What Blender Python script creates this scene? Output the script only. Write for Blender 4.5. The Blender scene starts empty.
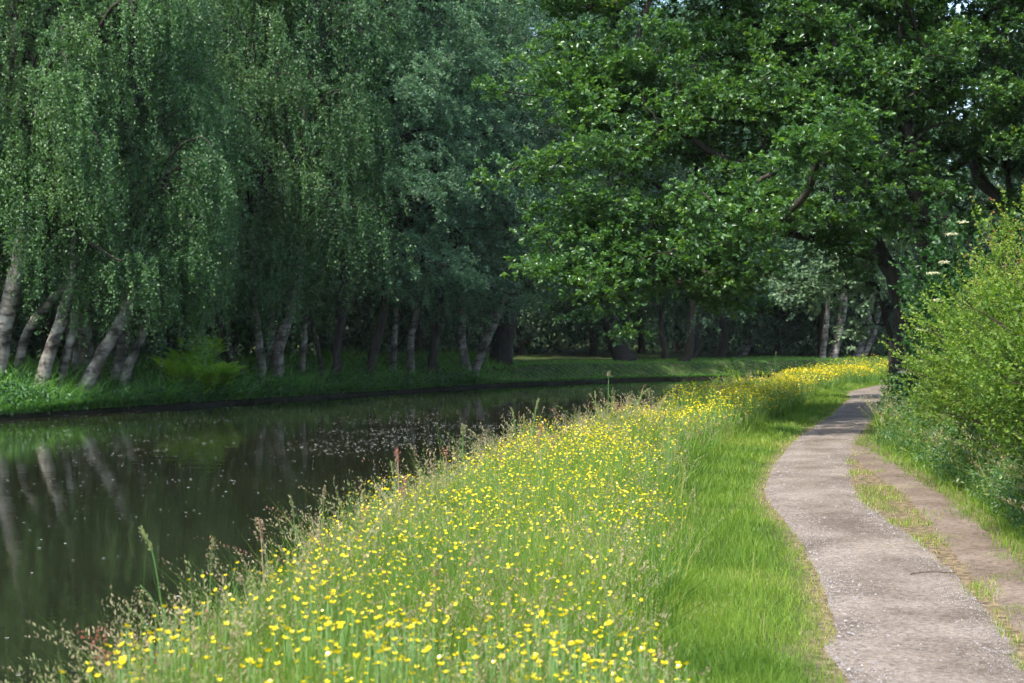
import bpy, math
import numpy as np
from mathutils import Vector
PI = math.pi
C = bpy.context.scene.collection
F, HC, HY = 1422.0, 1.75, 338.0           # focal length in pixels, eye height, horizon row

# ------------------------------------------------------------------ helpers
def rng(s): return np.random.default_rng(s)

def make_mesh(name, V, faces, mats, rnd=None, fm=None, smooth=False):
    """faces: list of int arrays (M,k). fm: list of material index per face array"""
    V = np.asarray(V, dtype=np.float32)
    me = bpy.data.meshes.new(name)
    me.vertices.add(len(V)); me.vertices.foreach_set('co', V.ravel())
    faces = [np.asarray(f, dtype=np.int32) for f in faces]
    keep = [i for i, f in enumerate(faces) if len(f)]
    fm = [0]*len(faces) if fm is None else fm
    loops = np.concatenate([faces[i].ravel() for i in keep])
    cnt = np.concatenate([np.full(len(faces[i]), faces[i].shape[1], np.int32) for i in keep])
    mi = np.concatenate([np.full(len(faces[i]), fm[i], np.int32) for i in keep])
    start = np.concatenate([[0], np.cumsum(cnt)[:-1]]).astype(np.int32)
    me.loops.add(len(loops)); me.loops.foreach_set('vertex_index', loops)
    me.polygons.add(len(cnt)); me.polygons.foreach_set('loop_start', start)
    me.polygons.foreach_set('material_index', mi)
    if smooth: me.polygons.foreach_set('use_smooth', np.ones(len(cnt), bool))
    for m in mats: me.materials.append(m)
    if rnd is not None:
        a = me.attributes.new('rnd', 'FLOAT', 'POINT'); a.data.foreach_set('value', np.asarray(rnd, np.float32))
    me.update(calc_edges=True)
    return me

def link(name, me, parent=None, loc=(0, 0, 0)):
    o = bpy.data.objects.new(name, me); C.objects.link(o); o.location = loc
    if parent is not None: o.parent = parent
    return o

def tag(o, label=None, cat=None, group=None, kind=None):
    if label: o['label'] = label
    if cat: o['category'] = cat
    if group: o['group'] = group
    if kind: o['kind'] = kind
    return o

def empty(name, loc=(0, 0, 0)):
    return link(name, None, None, loc)

class Acc:
    """collects vertices/faces/rnd into one mesh"""
    def __init__(s): s.V = []; s.Fs = []; s.R = []; s.M = []; s.n = 0
    def add(s, V, faces, R=None, m=0):
        V = np.asarray(V, float).reshape(-1, 3)
        for f in faces:
            if len(f): s.Fs.append(np.asarray(f) + s.n); s.M.append(m)
        s.V.append(V); s.R.append(np.zeros(len(V)) if R is None else np.asarray(R, float)); s.n += len(V)
    def mesh(s, name, mats, smooth=False):
        return make_mesh(name, np.concatenate(s.V), s.Fs, mats, np.concatenate(s.R), s.M, smooth)

def unit(v):
    return v / np.maximum(np.linalg.norm(v, axis=-1, keepdims=True), 1e-9)

def rand_dirs(r, n):
    return unit(r.normal(size=(n, 3)))

def leaves(r, P, axis, size, aspect=.6, fold=.25, shape=4, updir=.6):
    """P (n,3) leaf bases, axis (n,3) along the leaf; returns V, faces"""
    n = len(P)
    ax = unit(axis)
    nrm = r.normal(size=(n, 3)) * .6; nrm[:, 2] += updir
    sd = unit(np.cross(ax, nrm)); up = np.cross(sd, ax)
    L = np.broadcast_to(size, (n,))[:, None]; W = L * aspect * .5
    if shape == 4:
        V = np.stack([P, P + ax*L*.45 + sd*W + up*W*fold*2, P + ax*L, P + ax*L*.45 - sd*W + up*W*fold*2], 1)
        i = np.arange(n)[:, None]*4
        return V.reshape(-1, 3), [i + [0, 3, 2], i + [0, 2, 1]]
    V = np.stack([P, P + ax*L*.34 + sd*W*.75 + up*W*fold*2, P + ax*L*.72 + sd*W + up*W*fold*2,
                  P + ax*L - up*L*.12, P + ax*L*.72 - sd*W + up*W*fold*2, P + ax*L*.34 - sd*W*.75 + up*W*fold*2], 1)
    i = np.arange(n)[:, None]*6
    return V.reshape(-1, 3), [i + [0, 1, 2, 3], i + [3, 4, 5, 0]]

def blades(r, P, h, w, lean, ldir=None, segs=3):
    n = len(P)
    a = r.uniform(0, 2*PI, n) if ldir is None else ldir
    d = np.stack([np.cos(a), np.sin(a), np.zeros(n)], 1)
    f = r.uniform(0, 2*PI, n)
    sd = np.stack([np.cos(f), np.sin(f), np.zeros(n)], 1)
    h = np.broadcast_to(h, (n,)); w = np.broadcast_to(w, (n,)); lean = np.broadcast_to(lean, (n,))
    V = []
    for k in range(segs + 1):
        t = k / segs
        c = P + d*(h*lean*t**2)[:, None]; c = c.copy(); c[:, 2] += h*(t - .35*np.minimum(lean, 1.2)*t**2)
        if k < segs:
            ww = (w*.5*(1 - .75*t**1.5))[:, None]
            V += [c - sd*ww, c + sd*ww]
        else: V.append(c)
    m = 2*segs + 1
    V = np.stack(V, 1).reshape(-1, 3)
    i = np.arange(n)[:, None]*m
    fs = [i + [2*k, 2*k+1, 2*k+3, 2*k+2] for k in range(segs-1)] + [i + [2*segs-2, 2*segs-1, 2*segs]]
    return V, fs, m

def tube(pts, rad, n=8, cap=True):
    pts = np.asarray(pts, float); rad = np.asarray(rad, float)
    T = unit(np.gradient(pts, axis=0))
    ref = np.array([0., 1., 0.]) if abs(T[0][1]) < .8 else np.array([1., 0, 0])
    A = unit(np.cross(T, ref)); B = np.cross(T, A)
    th = np.arange(n)*2*PI/n
    V = pts[:, None] + rad[:, None, None]*(np.cos(th)[None, :, None]*A[:, None] + np.sin(th)[None, :, None]*B[:, None])
    k = len(pts); V = V.reshape(-1, 3)
    i = (np.arange(k-1)[:, None]*n + np.arange(n)[None]).ravel(); j = (np.arange(k-1)[:, None]*n + (np.arange(n)[None]+1) % n).ravel()
    fs = [np.stack([i, j, j+n, i+n], 1)]
    if cap: fs.append(np.arange(n)[None, ::-1] + 0); fs.append(np.arange(n)[None] + (k-1)*n)
    return V, fs

def smooth_path(P, n=14):
    P = np.asarray(P, float); k = len(P)
    if k < 3: return P[0] + (P[-1]-P[0])*np.linspace(0, 1, n)[:, None]
    Q = np.vstack([2*P[0]-P[1], P, 2*P[-1]-P[-2]])
    u = np.linspace(0, k-1-1e-6, n); s = u.astype(int); t = (u - s)[:, None]
    a, b, c, d = Q[s], Q[s+1], Q[s+2], Q[s+3]
    return .5*((2*b)+(-a+c)*t+(2*a-5*b+4*c-d)*t**2+(-a+3*b-3*c+d)*t**3)

def vnoise(x, y, s=1., seed=0):
    """smooth value noise in numpy"""
    x = np.asarray(x)/s + 91.7*seed; y = np.asarray(y)/s + 37.3*seed
    xi, yi = np.floor(x), np.floor(y); fx, fy = x-xi, y-yi
    fx = fx*fx*(3-2*fx); fy = fy*fy*(3-2*fy)
    def h(a, b):
        v = np.sin(a*127.1 + b*311.7)*43758.5453
        return v - np.floor(v)
    return (h(xi, yi)*(1-fx)+h(xi+1, yi)*fx)*(1-fy) + (h(xi, yi+1)*(1-fx)+h(xi+1, yi+1)*fx)*fy

# ------------------------------------------------------------------ materials
def mat(name):
    m = bpy.data.materials.new(name); m.use_nodes = True
    nt = m.node_tree; nt.nodes.clear()
    return m, nt, nt.nodes.new('ShaderNodeOutputMaterial')

def ramp(nt, stops):
    n = nt.nodes.new('ShaderNodeValToRGB'); e = n.color_ramp.elements
    while len(e) < len(stops): e.new(.5)
    for el, (p, c) in zip(e, stops): el.position = p; el.color = (*c, 1)
    return n

def leaf_mat(name, stops, rough=.42, transl=.38, tcol=(1.25, 1.25, .5), spec=.5):
    m, nt, out = mat(name)
    at = nt.nodes.new('ShaderNodeAttribute'); at.attribute_name = 'rnd'
    cr = ramp(nt, stops); nt.links.new(at.outputs['Fac'], cr.inputs[0])
    p = nt.nodes.new('ShaderNodeBsdfPrincipled'); p.inputs['Roughness'].default_value = rough
    p.inputs['Specular IOR Level'].default_value = spec
    oi = nt.nodes.new('ShaderNodeObjectInfo'); hs = nt.nodes.new('ShaderNodeHueSaturation')
    mr = nt.nodes.new('ShaderNodeMapRange'); mr.inputs[3].default_value = .80; mr.inputs[4].default_value = 1.25; nt.links.new(oi.outputs['Random'], mr.inputs[0]); nt.links.new(mr.outputs[0], hs.inputs['Value'])
    mh = nt.nodes.new('ShaderNodeMapRange'); mh.inputs[3].default_value = .508; mh.inputs[4].default_value = .480; nt.links.new(oi.outputs['Random'], mh.inputs[0]); nt.links.new(mh.outputs[0], hs.inputs['Hue'])
    nt.links.new(cr.outputs[0], hs.inputs['Color'])
    if not name.endswith('_leaf'): mr.inputs[3].default_value = .97; mr.inputs[4].default_value = 1.03; mh.inputs[3].default_value = mh.inputs[4].default_value = .5
    cr = hs
    nt.links.new(cr.outputs[0], p.inputs['Base Color'])
    tr = nt.nodes.new('ShaderNodeBsdfTranslucent')
    mx = nt.nodes.new('ShaderNodeMix'); mx.data_type = 'RGBA'; mx.blend_type = 'MULTIPLY'; mx.inputs[0].default_value = 1
    nt.links.new(cr.outputs[0], mx.inputs[6]); mx.inputs[7].default_value = (*[c*1.3 for c in tcol], 1)
    nt.links.new(mx.outputs[2], tr.inputs[0])
    ms = nt.nodes.new('ShaderNodeMixShader'); ms.inputs[0].default_value = transl
    nt.links.new(p.outputs[0], ms.inputs[1]); nt.links.new(tr.outputs[0], ms.inputs[2])
    nt.links.new(ms.outputs[0], out.inputs[0])
    return m

def noise_mat(name, stops, scale=5, detail=6, rough=.85, bump=.3, stretch=(1, 1, 1), stops2=None, scale2=40, mix2=.5, bdist=.02, spec=.3, coord='Object'):
    m, nt, out = mat(name)
    tc = nt.nodes.new('ShaderNodeTexCoord'); mp = nt.nodes.new('ShaderNodeMapping'); mp.inputs['Scale'].default_value = stretch
    nt.links.new(tc.outputs[coord], mp.inputs[0])
    n1 = nt.nodes.new('ShaderNodeTexNoise'); n1.inputs['Scale'].default_value = scale; n1.inputs['Detail'].default_value = detail
    nt.links.new(mp.outputs[0], n1.inputs['Vector'])
    c1 = ramp(nt, stops); nt.links.new(n1.outputs[0], c1.inputs[0]); col = c1.outputs[0]
    n2 = nt.nodes.new('ShaderNodeTexNoise'); n2.inputs['Scale'].default_value = scale2; n2.inputs['Detail'].default_value = 4
    nt.links.new(mp.outputs[0], n2.inputs['Vector'])
    if stops2:
        c2 = ramp(nt, stops2); nt.links.new(n2.outputs[0], c2.inputs[0])
        mx = nt.nodes.new('ShaderNodeMix'); mx.data_type = 'RGBA'; mx.blend_type = 'MULTIPLY'; mx.inputs[0].default_value = mix2
        nt.links.new(col, mx.inputs[6]); nt.links.new(c2.outputs[0], mx.inputs[7]); col = mx.outputs[2]
    p = nt.nodes.new('ShaderNodeBsdfPrincipled'); p.inputs['Roughness'].default_value = rough
    p.inputs['Specular IOR Level'].default_value = spec
    nt.links.new(col, p.inputs['Base Color'])
    b = nt.nodes.new('ShaderNodeBump'); b.inputs['Strength'].default_value = bump; b.inputs['Distance'].default_value = bdist
    nt.links.new(n2.outputs[0], b.inputs['Height']); nt.links.new(b.outputs[0], p.inputs['Normal'])
    nt.links.new(p.outputs[0], out.inputs[0])
    return m

G = lambda r, g, b: (r, g, b)
M = {}
M['birch_leaf'] = leaf_mat('birch_leaf', [(0, (.034, .090, .034)), (.5, (.066, .150, .050)), (1, (.125, .22, .068))], transl=.34, rough=.45, tcol=(1.1, 1.3, .6))
M['alder_leaf'] = leaf_mat('alder_leaf', [(0, (.045, .10, .055)), (.5, (.078, .16, .085)), (1, (.13, .23, .12))], transl=.34, rough=.48, tcol=(1.0, 1.2, .7))
M['oak_leaf'] = leaf_mat('oak_leaf', [(0, (.036, .090, .034)), (.55, (.062, .145, .044)), (.85, (.105, .21, .046)), (1, (.19, .30, .05))], transl=.36, rough=.33, spec=.6, tcol=(1.3, 1.4, .35))
M['pale_leaf'] = leaf_mat('pale_leaf', [(0, (.08, .15, .08)), (1, (.22, .32, .20))], transl=.4, rough=.5, tcol=(1, 1.1, .7))
M['wood_leaf'] = leaf_mat('wood_leaf', [(0, (.030, .070, .036)), (1, (.070, .135, .065))], transl=.3, rough=.5, tcol=(1, 1.2, .6))
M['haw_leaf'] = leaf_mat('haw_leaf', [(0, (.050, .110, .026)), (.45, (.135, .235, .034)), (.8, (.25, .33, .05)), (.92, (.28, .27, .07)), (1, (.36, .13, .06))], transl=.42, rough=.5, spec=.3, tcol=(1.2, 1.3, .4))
M['dark_leaf'] = leaf_mat('dark_leaf', [(0, (.022, .055, .02)), (1, (.06, .13, .035))], transl=.3, rough=.4)
M['fern_leaf'] = leaf_mat('fern_leaf', [(0, (.20, .40, .045)), (1, (.36, .56, .09))], transl=.5, rough=.5, tcol=(1.3, 1.3, .4))  # yellow-green of its own, lifted further to stand in for sunlight
M['under_leaf'] = leaf_mat('under_leaf', [(0, (.025, .085, .025)), (1, (.06, .16, .045))], transl=.35, rough=.5, tcol=(1.1, 1.3, .5))
M['grass'] = leaf_mat('grass_blade', [(0, (.050, .125, .022)), (.35, (.13, .235, .030)), (.68, (.23, .335, .05)), (.84, (.36, .40, .09)), (.93, (.44, .38, .17)), (1, (.46, .35, .20))], transl=.42, rough=.5, tcol=(1.2, 1.15, .35), spec=.3)
M['far_grass'] = leaf_mat('far_bank_blade', [(0, (.05, .15, .03)), (1, (.16, .33, .06))], transl=.35, rough=.55, tcol=(1.1, 1.3, .5), spec=.3)
M['seed'] = leaf_mat('seed_head', [(0, (.20, .25, .09)), (.3, (.34, .31, .16)), (.66, (.38, .29, .19)), (.87, (.36, .19, .14)), (1, (.36, .10, .07))], transl=.3, rough=.7, tcol=(1, 1, .8), spec=.2)
M['petal'] = leaf_mat('buttercup_petal', [(0, (.80, .61, .004)), (1, (.85, .71, .006))], transl=.3, rough=.25, tcol=(1, .9, .3), spec=.6)
M['stem'] = leaf_mat('flower_stem', [(0, (.07, .17, .03)), (1, (.15, .27, .06))], transl=.2, rough=.5)
M['elder_bloom'] = leaf_mat('elder_bloom', [(0, (.62, .60, .44)), (1, (.75, .72, .58))], transl=.3, rough=.6)
M['cream'] = leaf_mat('floating_petal', [(0, (.35, .36, .30)), (1, (.72, .72, .66))], transl=.1, rough=.6, tcol=(1, 1, 1))
M['bark'] = noise_mat('dark_bark', [(.3, (.030, .024, .018)), (.7, (.095, .078, .058))], scale=4, stretch=(3, 3, .6), scale2=26, bump=.9, bdist=.03,
                      stops2=[(.35, (.45, .45, .4)), (.65, (1, 1, 1))], mix2=.8)
M['stone'] = noise_mat('stone', [(.3, (.15, .135, .125)), (.7, (.34, .31, .29))], scale=30)
M['twig'] = noise_mat('twig', [(.3, (.05, .035, .025)), (.7, (.12, .09, .06))], scale=30)

def birch_bark():
    m, nt, out = mat('birch_bark')
    tc = nt.nodes.new('ShaderNodeTexCoord')
    def nz(sc, st, det=4):
        mp = nt.nodes.new('ShaderNodeMapping'); mp.inputs['Scale'].default_value = st
        nt.links.new(tc.outputs['Object'], mp.inputs[0])
        n = nt.nodes.new('ShaderNodeTexNoise'); n.inputs['Scale'].default_value = sc; n.inputs['Detail'].default_value = det
        nt.links.new(mp.outputs[0], n.inputs['Vector']); return n
    a = nz(1.3, (2.2, 2.2, 4.5)); ca = ramp(nt, [(.37, (.055, .045, .036)), (.47, (.23, .20, .165)), (.66, (.42, .385, .33))])
    nt.links.new(a.outputs[0], ca.inputs[0])
    b = nz(2.2, (1, 1, .6), 5); cb = ramp(nt, [(.38, (.22, .20, .16)), (.56, (1, 1, 1))]); nt.links.new(b.outputs[0], cb.inputs[0])
    mx = nt.nodes.new('ShaderNodeMix'); mx.data_type = 'RGBA'; mx.blend_type = 'MULTIPLY'; mx.inputs[0].default_value = .9
    nt.links.new(ca.outputs[0], mx.inputs[6]); nt.links.new(cb.outputs[0], mx.inputs[7])
    p = nt.nodes.new('ShaderNodeBsdfPrincipled'); p.inputs['Roughness'].default_value = .75
    nt.links.new(mx.outputs[2], p.inputs['Base Color'])
    bp = nt.nodes.new('ShaderNodeBump'); bp.inputs['Strength'].default_value = .6; bp.inputs['Distance'].default_value = .02
    nt.links.new(a.outputs[0], bp.inputs['Height']); nt.links.new(bp.outputs[0], p.inputs['Normal'])
    nt.links.new(p.outputs[0], out.inputs[0]); return m
M['birch_bark'] = birch_bark()

# ------------------------------------------------------------------ layout of the place
NEAR = np.array([(-1.7, -40), (-1.75, 0), (-1.62, 6), (-1.38, 10), (-.80, 14.6), (-.02, 18), (2.35, 26), (6.0, 39), (9.4, 50), (13.4, 62), (20, 74), (32, 84), (60, 94), (170, 106)], float)
FARB = np.array([(-22, -40), (-20.5, 0), (-18.6, 20), (-16, 32), (-13.7, 39), (-9, 49), (-1, 65), (5.7, 73.5), (12.5, 78.5), (24, 90), (45, 103), (170, 122)], float)
PATHC = smooth_path([(2.0, -12), (2.05, 0), (2.2, 7.2), (2.42, 8.4), (2.93, 11.7), (3.46, 16.5), (5.2, 23.7), (7.4, 31), (10, 40), (12.2, 48), (17, 56), (30, 64), (60, 72), (120, 80)], 160)
TRAIL = smooth_path([(2.95, 5), (3.08, 7.5), (3.42, 9.5), (3.93, 12.3), (4.5, 15.4), (4.95, 18.9), (5.35, 21.8), (5.6, 24.0)], 60)

def seg_dist(x, y, P):
    best = np.full(np.shape(x), 1e9); sgn = np.zeros(np.shape(x))
    for (ax, ay), (bx, by) in zip(P[:-1], P[1:]):
        dx, dy = bx-ax, by-ay
        t = np.clip(((x-ax)*dx+(y-ay)*dy)/(dx*dx+dy*dy), 0, 1)
        qx, qy = x-(ax+t*dx), y-(ay+t*dy)
        d = np.hypot(qx, qy); s = np.where(dx*qy-dy*qx > 0, 1., -1.)   # + left of the direction of travel
        u = d < best - 1e-9; best = np.where(u, d, best); sgn = np.where(u, s, sgn)
    return best, sgn

def bank(x, y):
    """distance outside the near edge (+ on the towpath side) and outside the far edge (+ on the wooded side)"""
    dn, sn = seg_dist(x, y, NEAR); df, sf = seg_dist(x, y, FARB)
    return -dn*sn, df*sf

def sm(t): t = np.clip(t, 0, 1); return t*t*(3-2*t)

def height(x, y):
    x = np.asarray(x, float); y = np.asarray(y, float)
    n, f = bank(x, y)
    zn = np.where(n > 0, -.30+.30*sm(n/.5), -.30-.9*sm(-n/.35))
    zf = np.where(f > 0, -.32 + .72*sm(f/2.3) + .3*sm((f-3)/20) + .10*(vnoise(x, y, 1.7, 3)-.5)*sm(f), -.30-.9*sm(-f/.35))
    z = np.where(f > 0, zf, np.where(n > 0, zn, np.maximum(zn, zf)))
    pd, _ = seg_dist(x, y, PATHC)
    td, _ = seg_dist(x, y, TRAIL)
    z = z + np.where(n > 0, .05*(vnoise(x, y, .9, 5)-.5)*sm((pd-.7)/.8)*sm((td-.35)/.4)*sm(n/.5), 0)
    z = z + np.where((n > 0) & (x > 4), .25*sm((pd-3.0)/5) + 9*sm((pd-22)/60), 0) + np.where(f > 0, 16*sm((f-34)/70), 0)
    return z

# ground
gx = np.concatenate([np.linspace(-300, -30, 12)[:-1], np.arange(-30, -4, .4), np.arange(-4, 14, .16), np.arange(14, 40, .4), np.linspace(40, 300, 14)])
gy = np.concatenate([np.linspace(-120, -4, 10)[:-1], np.arange(-4, 30, .2), np.arange(30, 100, .4), np.linspace(100, 500, 16)])
X, Y = np.meshgrid(gx, gy); Z = height(X, Y)
worn = 1-sm((seg_dist(X, Y, PATHC)[0]-.56)/.14); worn = np.maximum(worn, 1-sm((seg_dist(X, Y, TRAIL)[0]-.36)/.30))
nx = len(gx); i = (np.arange(len(gy)-1)[:, None]*nx + np.arange(nx-1)[None]).ravel()
m, nt, out = mat('ground_soil')
tc = nt.nodes.new('ShaderNodeTexCoord')
n1 = nt.nodes.new('ShaderNodeTexNoise'); n1.inputs['Scale'].default_value = 1.4; n1.inputs['Detail'].default_value = 8
nt.links.new(tc.outputs['Object'], n1.inputs['Vector'])
c1 = ramp(nt, [(.35, (.030, .055, .014)), (.55, (.055, .085, .022)), (.7, (.11, .10, .045))]); nt.links.new(n1.outputs[0], c1.inputs[0])
at_ = nt.nodes.new('ShaderNodeAttribute'); at_.attribute_name = 'rnd'
n3 = nt.nodes.new('ShaderNodeTexNoise'); n3.inputs['Scale'].default_value = 14; n3.inputs['Detail'].default_value = 6; nt.links.new(tc.outputs['Object'], n3.inputs['Vector'])
c3 = ramp(nt, [(.36, (.075, .058, .034)), (.52, (.17, .125, .075)), (.68, (.28, .20, .12))]); nt.links.new(n3.outputs[0], c3.inputs[0])
mw = nt.nodes.new('ShaderNodeMix'); mw.data_type = 'RGBA'; nt.links.new(at_.outputs['Fac'], mw.inputs[0]); nt.links.new(c1.outputs[0], mw.inputs[6]); nt.links.new(c3.outputs[0], mw.inputs[7]); c1 = mw
n2 = nt.nodes.new('ShaderNodeTexNoise'); n2.inputs['Scale'].default_value = 30; nt.links.new(tc.outputs['Object'], n2.inputs['Vector'])
p = nt.nodes.new('ShaderNodeBsdfPrincipled'); p.inputs['Roughness'].default_value = .95; p.inputs['Specular IOR Level'].default_value = .15
bp = nt.nodes.new('ShaderNodeBump'); bp.inputs['Strength'].default_value = .7; bp.inputs['Distance'].default_value = .04
nt.links.new(n2.outputs[0], bp.inputs['Height']); nt.links.new(bp.outputs[0], p.inputs['Normal'])
nt.links.new(c1.outputs[2], p.inputs['Base Color']); nt.links.new(p.outputs[0], out.inputs[0])
o = link('ground', make_mesh('ground', np.stack([X.ravel(), Y.ravel(), Z.ravel()], 1), [np.stack([i, i+1, i+1+nx, i+nx], 1)], [m], rnd=worn.ravel(), smooth=True))
tag(o, 'grassy soil of the canal banks and towpath verge', 'ground', kind='structure')

# water
WZ = -.45
m, nt, out = mat('canal_water')
tc = nt.nodes.new('ShaderNodeTexCoord')
mp = nt.nodes.new('ShaderNodeMapping'); mp.inputs['Scale'].default_value = (1, 1, 1); nt.links.new(tc.outputs['Object'], mp.inputs[0])
n1 = nt.nodes.new('ShaderNodeTexNoise'); n1.inputs['Scale'].default_value = 1.6; n1.inputs['Detail'].default_value = 5; n1.inputs['Roughness'].default_value = .55
nt.links.new(mp.outputs[0], n1.inputs['Vector'])
n2 = nt.nodes.new('ShaderNodeTexNoise'); n2.inputs['Scale'].default_value = .09; n2.inputs['Detail'].default_value = 3
nt.links.new(mp.outputs[0], n2.inputs['Vector'])
c2 = ramp(nt, [(.35, (.010, .013, .006)), (.65, (.018, .020, .009))]); nt.links.new(n2.outputs[0], c2.inputs[0])
p = nt.nodes.new('ShaderNodeBsdfPrincipled'); p.inputs['Roughness'].default_value = .035; p.inputs['IOR'].default_value = 1.33
nt.links.new(c2.outputs[0], p.inputs['Base Color'])
bp = nt.nodes.new('ShaderNodeBump'); bp.inputs['Strength'].default_value = .12; bp.inputs['Distance'].default_value = .02
nt.links.new(n1.outputs[0], bp.inputs['Height']); nt.links.new(bp.outputs[0], p.inputs['Normal']); nt.links.new(p.outputs[0], out.inputs[0])
# water follows the canal: strip between the two edges, tucked 0.5 m under the banks
def resample(P, n):
    s = np.concatenate([[0], np.cumsum(np.hypot(*np.diff(P, axis=0).T))]); u = np.linspace(0, s[-1], n)
    return np.stack([np.interp(u, s, P[:, 0]), np.interp(u, s, P[:, 1])], 1)
A, B = resample(NEAR, 60), resample(FARB, 60); dd = unit(A-B); A = A+dd*1.2; B = B-dd*1.2
V = np.vstack([np.c_[A, np.full(60, WZ)], np.c_[B, np.full(60, WZ)]]); k = np.arange(59)
o = link('canal_water', make_mesh('canal_water', V, [np.stack([k, k+1, k+61, k+60], 1)], [m], smooth=True))
tag(o, 'still dark canal water reflecting the trees', 'water', kind='structure')

# dark earth lip of the far bank
r = rng(4); E_ = resample(FARB, 900); tg = unit(np.gradient(E_, axis=0)); nn = np.stack([-tg[:, 1], tg[:, 0]], 1); sl = np.arange(900)*.28
V = []
for q, (of, zz) in enumerate([(-.30, -.75), (-.22, -.47), (-.14, -.40), (-.12, -.345), (.02, -.30), (.5, -.27)]):
    w_ = (.16*(vnoise(sl, sl*0, 1.3, 40)-.5)+.10*(vnoise(sl, sl*0, .4, 50+q)-.5)) if q < 5 else 0*sl
    V.append(np.c_[E_ + nn*(of+w_)[:, None] if q < 5 else E_ + nn*.5, np.full(900, zz) + (.03*(vnoise(sl, sl*0, .5, 60)-.5) if q in (3, 4) else 0)])
V = np.stack(V, 1).reshape(-1, 3); i = (np.arange(899)[:, None]*6 + np.arange(5)[None]).ravel()
o = link('canal_bank_edge', make_mesh('canal_bank_edge', V, [np.stack([i, i+1, i+7, i+6], 1)], [noise_mat('dark_earth', [(.3, (.007, .007, .004)), (.6, (.020, .020, .009)), (.75, (.03, .05, .012))], scale=5, bump=.8, spec=.1)], smooth=True))
tag(o, 'dark earth lip of the far canal bank', 'bank', kind='structure')

# towpath and side trail
def strip(name, centre, w0, w1, z, material, label, cat, seed, taper=0):
    n = len(centre)*4; u = np.linspace(0, len(centre)-1, n)
    c = np.stack([np.interp(u, np.arange(len(centre)), centre[:, j]) for j in (0, 1)], 1)
    t = unit(np.gradient(c, axis=0)); nr = np.stack([t[:, 1], -t[:, 0]], 1)
    s = np.concatenate([[0], np.cumsum(np.hypot(*np.diff(c, axis=0).T))])
    e = lambda q: .06*(vnoise(s, s*0, 1.1, seed+q)-.5) + .03*(vnoise(s, s*0, .23, seed+q+3)-.5)
    tp = np.ones(n) if not taper else np.clip(np.minimum(u, (n/4-1)-u)/taper, .02, 1)
    W = 7; V = []
    for j in range(W):
        q = j/(W-1); off = (-w0 + e(0))*(1-q) + (w1 + e(9))*q
        V.append(np.c_[c + nr*(off*tp)[:, None], np.full(n, z if 0 < j < W-1 else -.006) + .008*math.sin(q*PI)])
    V = np.stack(V, 1).reshape(-1, 3)
    i = (np.arange(n-1)[:, None]*W + np.arange(W-1)[None]).ravel()
    o = link(name, make_mesh(name, V, [np.stack([i, i+1, i+1+W, i+W], 1)], [material], smooth=True))
    return tag(o, label, cat, kind='structure')

def gravel_mat(name, dark, light, speck):
    m, nt, out = mat(name)
    tc = nt.nodes.new('ShaderNodeTexCoord')
    def nz(sc, det=5, r_=.55):
        n = nt.nodes.new('ShaderNodeTexNoise'); n.inputs['Scale'].default_value = sc; n.inputs['Detail'].default_value = det
        n.inputs['Roughness'].default_value = r_; nt.links.new(tc.outputs['Object'], n.inputs['Vector']); return n
    a = nz(1.1, 5); ca = ramp(nt, [(.36, dark), (.62, light)]); nt.links.new(a.outputs[0], ca.inputs[0])
    b = nz(28, 6, .75); cb = ramp(nt, [(.36, (.50, .49, .48)), (.52, (1, 1, 1)), (.68, (1.45, 1.43, 1.40))]); nt.links.new(b.outputs[0], cb.inputs[0])
    mx = nt.nodes.new('ShaderNodeMix'); mx.data_type = 'RGBA'; mx.blend_type = 'MULTIPLY'; mx.inputs[0].default_value = 1
    nt.links.new(ca.outputs[0], mx.inputs[6]); nt.links.new(cb.outputs[0], mx.inputs[7])
    v = nt.nodes.new('ShaderNodeTexVoronoi'); v.inputs['Scale'].default_value = 55; nt.links.new(tc.outputs['Object'], v.inputs['Vector'])
    cv = ramp(nt, [(.10, (1, 1, 1)), (.22, (0, 0, 0))]); nt.links.new(v.outputs['Distance'], cv.inputs[0])
    g = nz(6, 3); cg = ramp(nt, [(.46, (0, 0, 0)), (.62, (1, 1, 1))]); nt.links.new(g.outputs[0], cg.inputs[0])
    ml = nt.nodes.new('ShaderNodeMath'); ml.operation = 'MULTIPLY'; nt.links.new(cv.outputs[0], ml.inputs[0]); nt.links.new(cg.outputs[0], ml.inputs[1])
    m2 = nt.nodes.new('ShaderNodeMix'); m2.data_type = 'RGBA'; nt.links.new(ml.outputs[0], m2.inputs[0]); nt.links.new(mx.outputs[2], m2.inputs[6]); m2.inputs[7].default_value = (*speck, 1)
    p = nt.nodes.new('ShaderNodeBsdfPrincipled'); p.inputs['Roughness'].default_value = .9; p.inputs['Specular IOR Level'].default_value = .2
    nt.links.new(m2.outputs[2], p.inputs['Base Color'])
    bp = nt.nodes.new('ShaderNodeBump'); bp.inputs['Strength'].default_value = .8; bp.inputs['Distance'].default_value = .012
    nt.links.new(b.outputs[0], bp.inputs['Height']); nt.links.new(bp.outputs[0], p.inputs['Normal']); nt.links.new(p.outputs[0], out.inputs[0])
    return m
M['gravel'] = gravel_mat('towpath_gravel', (.125, .098, .074), (.238, .196, .155), (.42, .38, .33))
M['dirt'] = gravel_mat('trail_dirt', (.13, .095, .068), (.215, .165, .125), (.32, .28, .23))
strip('towpath', PATHC, .55, .55, .016, M['gravel'], 'pale grey gravel towpath winding beside the canal', 'path', 1)
strip('dirt_trail', TRAIL, .23, .27, .012, M['dirt'], 'narrow trodden dirt trail between grass fringe and hedge', 'path', 7, taper=6)

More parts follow.
